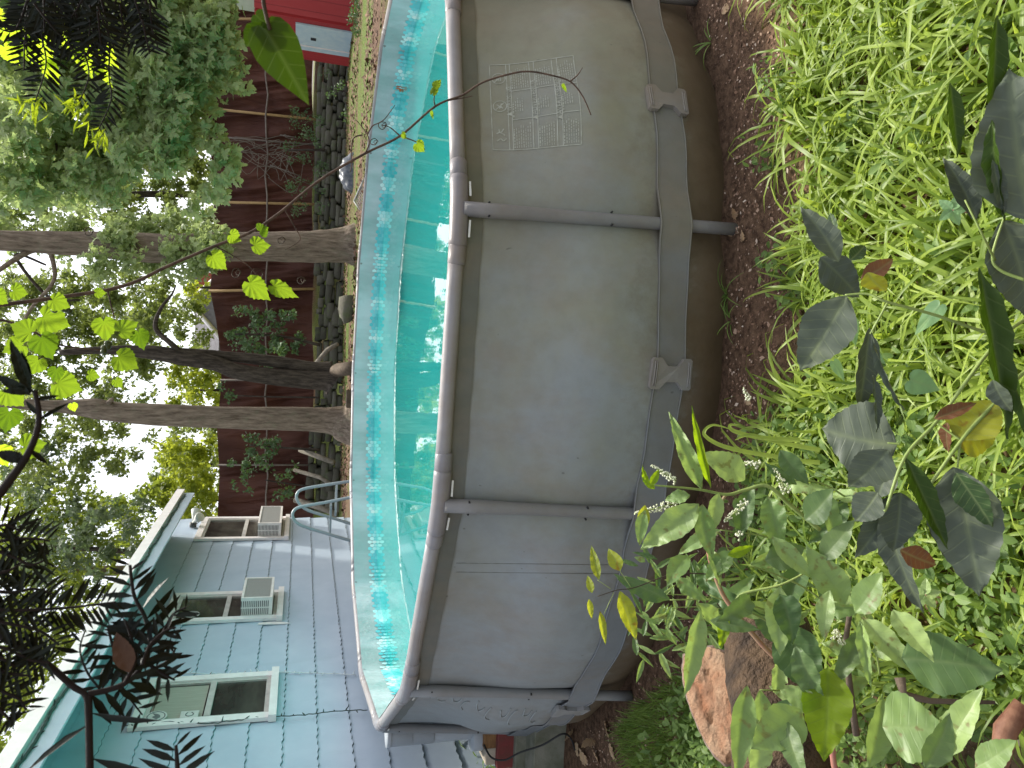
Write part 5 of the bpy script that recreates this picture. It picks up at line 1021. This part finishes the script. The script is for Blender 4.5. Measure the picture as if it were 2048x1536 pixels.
# weeds around the plant foot: narrow leaves
wd = thing('weed', 'tangle of narrow leaved pale green weeds between the pool strap and the cut log', 'weed', atz(1430, 1210, 0))
rd = random.Random(77)
for k in range(90):
    x, y = rd.uniform(1270, 1420), rd.uniform(1110, 1320); a = rd.uniform(-2.9, 2.4); L_ = rd.uniform(24, 64); dd = 2.75 + rd.uniform(-.15, .15)
    one(wd, (x, y, dd), (x + cos(a) * L_, y + sin(a) * L_, dd), rd.uniform(7, 13), LPK if k % 3 else LPKD, OV10, (rd.uniform(-.5, .5), .2), rd.random())
for k in range(5): stem(wd, [(1460, 1180 + 20 * k, 2.8), (1400, 1170 + 22 * k, 2.75), (1330 - 6 * k, 1160 + 28 * k, 2.7)], .0015, MGST)
# grey leaved plant close to the camera
LGY = leafmat('matte_grey_green_leaf', (.055, .070, .050), (.086, .106, .076), (.06, .10, .03), .1, .22, .5, spec=.3); LGD = leafmat('dark_green_leaf', (.02, .045, .015), (.035, .07, .02), (.06, .12, .01), .25, .4, .4); LYB = leafmat('yellow_brown_leaf', (.22, .24, .02), (.32, .33, .03), (.5, .5, .02), .4, .5, .5, spots=(.16, .06, .015)); LBR = leafmat('rust_brown_leaf', (.11, .045, .02), (.2, .09, .04), (.2, .08, .02), .25, .3, .6); LBG = leafmat('bluish_green_leaf', (.14, .26, .12), (.18, .31, .15), (.3, .5, .1), .35, .3, .45)
gp = thing('sapling', 'close leafy sapling with drooping grey green leaves and some rust brown ones', 'sapling', atz(2300, 700, 0))
for P, r_ in (([(2200, 640, 1.2), (2048, 745, 1.1), (1985, 812, 1.05), (1925, 878, 1.03), (1849, 986, 1.02), (1842, 995, 1.02)], .0028), ([(2200, 560, 1.2), (2048, 640, 1.1), (1980, 700, 1.05), (1880, 835, 1.02), (1811, 912, 1.0), (1775, 1010, 1.0), (1768, 1022, 1.0)], .0026), ([(2100, 700, 1.1), (1970, 664, 1.06), (1870, 630, 1.03), (1772, 603, 1.0), (1735, 588, 1.0), (1690, 590, 1.0)], .0022), ([(1775, 605, 1.0), (1748, 655, 1.0), (1740, 668, 1.0)], .0014), ([(1921, 880, 1.03), (1915, 935, 1.03)], .0016), ([(1921, 880, 1.03), (1872, 846, 1.03)], .0014), ([(1800, 888, 1.0), (1775, 886, 1.0)], .0014), ([(1990, 520, 1.05), (1965, 470, 1.0), (1930, 400, 1.0)], .0015), ([(2050, 560, 1.05), (2000, 540, 1.05), (1985, 510, 1.05), (2010, 430, 1.05)], .002)):
    stem(gp, P, [r_, r_ * .6], MGST, 'stem', 8)
GPL = [((1677, 524), (1617, 402), 44, 'g', .3), ((1672, 470), (1660, 420), 20, 'd', .5), ((1640, 515), (1728, 590), 54, 'g', 0), ((1700, 520), (1738, 490), 28, 'd', .3), ((1692, 592), (1610, 750), 82, 'g', .1), ((1739, 655), (1718, 840), 38, 'g', .6), ((1742, 667), (1792, 828), 12, 'g', .8), ((1746, 750), (1760, 870), 16, 'g', .8), ((1794, 890), (1640, 878), 122, 'g', 0), ((1776, 900), (1706, 984), 62, 'g', .2), ((1790, 930), (1740, 985), 46, 'g', .3), ((1800, 985), (1722, 1125), 54, 'g', .3), ((1755, 985), (1715, 1050), 50, 'g', .2), ((1800, 985), (1800, 1108), 60, 'g', .2), ((1766, 1020), (1822, 1232), 40, 'g', .5), ((1811, 915), (1897, 1105), 38, 'o', .4), ((1906, 934), (1978, 1196), 96, 'g', .1), ((1850, 1010), (1955, 1190), 40, 'g', .5), ((1912, 946), (1992, 1056), 50, 'd', .4), ((1921, 880), (1978, 790), 82, 'y', .2), ((1915, 882), (1995, 870), 60, 'y', .4), ((1868, 838), (1960, 806), 26, 'b', .4), ((1895, 845), (1885, 905), 24, 'b', .6), ((1722, 560), (1795, 520), 34, 'b', .3), ((1735, 545), (1760, 590), 40, 'y', .3), ((1800, 1100), (1875, 1140), 40, 'b', .3), ((1985, 600), (2050, 915), 30, 'o', .6), ((1958, 536), (2030, 885), 44, 'o', .6), ((1790, 850), (1812, 832), 12, 'd', .3), ((1994, 30), (1984, 260), 30, 'o', .5), ((1984, 240), (1988, 450), 26, 'o', .5), ((1900, 165), (1918, 320), 26, 'o', .5), ((1952, 440), (1905, 305), 36, 'g', .4), ((1985, 320), (2010, 440), 20, 'g', .5), ((2060, 440), (1995, 140), 120, 'g', .2), ((2005, 440), (2090, 640), 80, 'g', .2), ((1985, 760), (2010, 830), 30, 'g', .3), ((1822, 760), (1912, 792), 66, 'l', 0), ((1878, 612), (1802, 700), 46, 'l', .2), ((1668, 724), (1702, 784), 28, 'l', .2), ((1735, 700), (1790, 745), 36, 'l', .3), ((1700, 640), (1720, 720), 40, 'l', .3)]
for k, (a, b_, w_, c_, tl) in enumerate(GPL):
    d0 = {'l': 1.7}.get(c_, 1.0) + (.03 * (k % 3)); tm = OV10W if w_ > 46 else OV10
    if c_ == 'l': tm = HEARTB
    one(gp, (*a, d0), (*b_, d0 + .02), w_ * (1.18 if c_ == 'g' else 1.05), {'g': LGY, 'd': LGD, 'o': LOLV, 'y': LYB, 'b': LBR, 'l': LBG}[c_], tm, (tl * (1 if k % 2 else -1), .15), random.random())
# small seedlings in the grass
for k, (x, y, d_) in enumerate(((1905, 420, 1.75), (1850, 1190, 1.7))):
    S = thing('seedling', ('small four leaved seedling in the grass just above the grey leaved sapling', 'small green seedling in the dark soil below the rust brown leaf')[k], 'seedling', atd(x, y, d_))
    for j in range(5): a = j * 1.3 + k; one(S, (x, y, d_), (x + 34 * cos(a), y + 34 * sin(a), d_), 17, LBG if k == 0 else LPK, OV10, (.2, .2), .8)
    stem(S, [(x, y, d_), (x + 30, y + 5, d_ + .03)], .002, MRST)
# arching grass blades that stand out in front of the wall
gt = thing('grass_tuft', 'tall arching grass tuft in front of the pool wall beside the pokeweed flowers', 'grass tuft', atz(1560, 900, 0))
for P in ([(1600, 920), (1500, 905), (1440, 890), (1408, 868), (1425, 850), (1460, 858)], [(1600, 880), (1520, 875), (1468, 862), (1460, 850), (1480, 850)], [(1640, 900), (1560, 885), (1500, 870), (1470, 880)], [(1640, 925), (1590, 922), (1560, 924), (1530, 930)]):
    Q = bez([atd(x, y, 2.35) for x, y in P], 6); m = MB(); q = np.linspace(0, 1, len(Q)); wv = .006 * (1 - q ** 3) + .0008; vs = []
    vw = unit(CAM - Q[0]); T = np.gradient(Q, axis=0)
    for p, t_, w_ in zip(Q, T, wv): s_ = unit(np.cross(vw + UZ * .3, t_)); vs += [p - s_ * w_, p - vw * w_ * .5, p + s_ * w_]
    m.add(vs, [(3 * i + j, 3 * i + 3 + j, 3 * i + 4 + j, 3 * i + 1 + j) for i in range(len(Q) - 1) for j in (0, 1)], tint=.8); m.build('blade', LGR, gt)
for k, (x, y, n_, hh) in enumerate(((1400, 85, 7, 44), (1432, 590, 12, 52), (1440, 640, 8, 40))):
    S = thing('grass_tuft', ('small pale tuft at the foot of the pool wall below the right hand strap', 'dark green tuft at the pool foot just left of the near leg', 'smaller dark tuft next to the one by the near leg')[k], 'grass tuft', ground_at(x + 25, y))
    rd = random.Random(k)
    for j in range(n_):
        g0 = ground_at(x + 25, y); m = MB(); a = np.array([[rd.uniform(-1, 1), rd.uniform(-.6, .3), rd.uniform(.5, 1.4)]]); m.scatter(BL1, g0[None], a, a * [-1, -1, .5] + [0, -.5, .2], rd.uniform(.7, 1.2) * hh * 3.2 / FPX * 1.6, rd.random(), wid=.14); m.build('blade', LGR2, S)
# ================================================================== CUT LOG
MCUT = NT('weathered_cut_face'); P = MCUT.co(); n = MCUT.noise(14, stretch=(1, 1, .25), detail=7, rough=.7); rg = MCUT.n('TexWave', {'Vector': P, 'Scale': 9.0, 'Distortion': 6.0, 'Detail': 3.0}, wave_type='RINGS').outputs[0]
c = MCUT.mix(MCUT.mix((.32, .21, .13), (.48, .34, .22), n), (.24, .10, .05), MCUT.ramp(MCUT.noise(5, detail=5), [(.42, 0), (.62, .9)])); c = MCUT.mix(c, (.12, .06, .03), MCUT.ramp(MCUT.noise(22, stretch=(1, 1, .5), detail=2), [(.58, 0), (.64, .95)]))
MCUT = MCUT.pbr(MCUT.mix(c, (.30, .2, .13), MCUT.math('MULTIPLY', rg, .35)), .85, MCUT.bump(MCUT.math('ADD', MCUT.math('MULTIPLY', n, 2.0), MCUT.math('MULTIPLY', rg, .6)), 1.0, .02), .2)
MRIND = simple('pale_rind', (.24, .18, .15), (.14, .09, .06), 20, .85); MLG = simple('brown_split_wood', (.03, .017, .009), (.11, .066, .034), 9, .85, 1.0, .03, stretch=(1, 1, 1))
def slab(name, lab, outline, d0, thick, mface, mbark, grp=None, tilt=0.0):
    P = []
    for x, y, dd in outline: P.append(atd(x, y, d0 + dd))
    c = sum(P) / len(P); root = thing(name, lab, 'log', c * [1, 1, 0], grp); vw = unit(c - CAM); off = vw * thick; n_ = len(P); Q = bez(P + [P[0]], 5)[:-1]; n_ = len(Q)
    rings = [(1.0, 0.0), (.97, -.006), (.6, -.009), (.3, -.008)]; m = MB(); vs = []
    for s_, o_ in rings: vs += [c + (q - c) * s_ + vw * o_ for j, q in enumerate(Q)]
    vs.append(c - vw * .008); f = [(r_ * n_ + i, r_ * n_ + (i + 1) % n_, (r_ + 1) * n_ + (i + 1) % n_, (r_ + 1) * n_ + i) for r_ in range(3) for i in range(n_)] + [(3 * n_ + i, 3 * n_ + (i + 1) % n_, 4 * n_) for i in range(n_)]
    m.add(vs, f); m.build('cut_face', mface, root)
    m = MB(); vs = []
    for s_, o_ in ((1.0, .0), (1.05, .012), (1.04, thick * .5), (1.0, thick), (.5, thick + .02)): vs += [c + (q - c) * s_ * (1 + .012 * sin(j * 2.1 + o_ * 40)) + vw * o_ for j, q in enumerate(Q)]
    m.add(vs, [(r_ * n_ + i, (r_ + 1) * n_ + i, (r_ + 1) * n_ + (i + 1) % n_, r_ * n_ + (i + 1) % n_) for r_ in range(4) for i in range(n_)] + [tuple(4 * n_ + i for i in range(n_))]); m.build('bark', mbark, root); return root
slab('log', 'cut log with a weathered orange pink face and pale rind behind the pokeweed leaves', [(1368, 1312, .1), (1366, 1350, .08), (1376, 1400, .05), (1395, 1450, .02), (1420, 1498, 0), (1452, 1528, -.03), (1476, 1510, -.06), (1492, 1462, -.08), (1496, 1400, -.08), (1480, 1340, -.06), (1440, 1300, 0), (1400, 1296, .06)], 2.62, .16, MCUT, MRIND, 'logs by the pokeweed')
root = thing('log', 'darker brown log lying nearer than the orange faced one, mostly under leaves', 'log', atd(1560, 1420, 2.5) * [1, 1, 0], 'logs by the pokeweed')
P = [atd(1530, 1262, 2.62), atd(1545, 1350, 2.52), atd(1560, 1450, 2.44), atd(1575, 1640, 2.34)]; m = MB(); m.tube(bez(P, 6), .135, 26, noise=.05); m.build('bark', MLG, root)
stick([atd(1800, 1355, 1.95), atd(1808, 1390, 1.95), atd(1860, 1402, 1.98), atd(1990, 1405, 2.0)], [.012, .009, .006, .004], 'dry_stalk', 'bent dry brown stalk lying right of the big dark pokeweed leaf', 'stalk', MLOGC)
stick([atd(2048, 1410, 1.8), atd(2010, 1460, 1.8), atd(1998, 1530, 1.8)], [.018, .022, .016], 'dry_stalk', 'thick reddish brown withered stalk among the nearest pokeweed leaves', 'stalk', simple('red_brown_stalk', (.12, .045, .025), (.24, .12, .07), 30, .7))
stick([atd(1700, 1225, 2.0), atd(1690, 1290, 2.05), atd(1700, 1380, 2.1), atd(1712, 1470, 2.15)], [.006, .007, .008, .008], 'dry_stalk', 'upright brown dead stalk beside the yellow green backlit leaf', 'stalk', MLOGC)
# bits near the slabs and on the water
LSTRAP = leafmat('daylily_leaf', (.09, .17, .04), (.18, .28, .07), (.3, .45, .06), .4, .2, .45)
dl = thing('daylily', 'clump of long strap shaped green leaves behind the filter housing and brick', 'daylily', aty(980, 1560, 5.75))
rd = random.Random(3)
for k in range(34):
    g0 = aty(985 + rd.uniform(-10, 10), 1530 + rd.uniform(-35, 40), 5.75 + rd.uniform(-.2, .2)); m = MB(); a = np.array([[rd.uniform(-.9, 1.0), rd.uniform(-.5, .5), rd.uniform(.5, 1.3)]]); m.scatter(BL2 if k % 2 else BL1, g0[None], a, a * [-1, -1, .4] + [0, -.3, .3], rd.uniform(.35, .6), rd.random(), wid=.42); m.build('leaf', LSTRAP, dl)
MDL = leafmat('dead_leaf', (.32, .20, .12), (.48, .34, .22), (.3, .2, .1), .15, .3, .7)
for k, (x, y) in enumerate(((1148, 1462), (1160, 1500), (1190, 1480), (1200, 1520), (1215, 1450), (1175, 1525), (1225, 1495))):
    S = ground_at(x, y) + UZ * .02; m = MB(); m.scatter(GRAPE, S[None], rvec(1) * [1, 1, .3], rvec(1) * .5 + UZ, .10, random.random(), wid=.09); tag(m.build('dead_leaf', MDL, loc=S), 'curled tan dead leaf on the dirt beside the concrete slabs', 'leaf', 'dead leaves beside the slabs')
for k, (x, y, s_) in enumerate(((1470, 430, .06), (1480, 455, .05), (1462, 472, .045), (1490, 480, .05), (1452, 20, .06), (1490, 190, .03), (1500, 800, .05))):
    S = ground_at(x, y) + UZ * .015; m = MB(); m.scatter(GRAPE, S[None], rvec(1) * [1, 1, .3], rvec(1) * .6 + UZ, s_, random.random(), wid=s_); tag(m.build('dead_leaf', MDL, loc=S), 'small curled brown leaf on the bare dirt along the foot of the pool', 'leaf', 'dead leaves along the pool foot')
th, z = None, None
q = ray(804, 175); a = q[0] ** 2 + q[1] ** 2; bb = -2 * (q[0] * PCX + q[1] * PCY); cc = PCX ** 2 + PCY ** 2 - (PR - .12) ** 2; t_ = (-bb + math.sqrt(bb * bb - 4 * a * cc)) / (2 * a); S = CAM + q * t_
m = MB(); m.scatter(MAPLE, S[None], np.array([[-.2, 0, 1.0]]), np.array([[-1, -1, .1]]), .075, .5, wid=.08); tag(m.build('fallen_leaf', leafmat('orange_leaf', (.5, .14, .07), (.6, .2, .1), (.6, .2, .1), .2, .3, .6), loc=S), 'small orange star shaped maple leaf stuck to the pool liner', 'leaf')
# thermometer float clipped on the far rim
S = aty(725, 483, 9.3); m = MB(); m.tube([S - UZ * .05, S - UZ * .02, S + UZ * .03, S + UZ * .04], [.02, .035, .03, .012], 10); tag(m.build('pool_thermometer', simple('pale_aqua_plastic', (.35, .6, .55), (.4, .66, .6), 8, .4), loc=S), 'small pale aqua gadget clipped on the far rim before the thick trunk', 'thermometer')
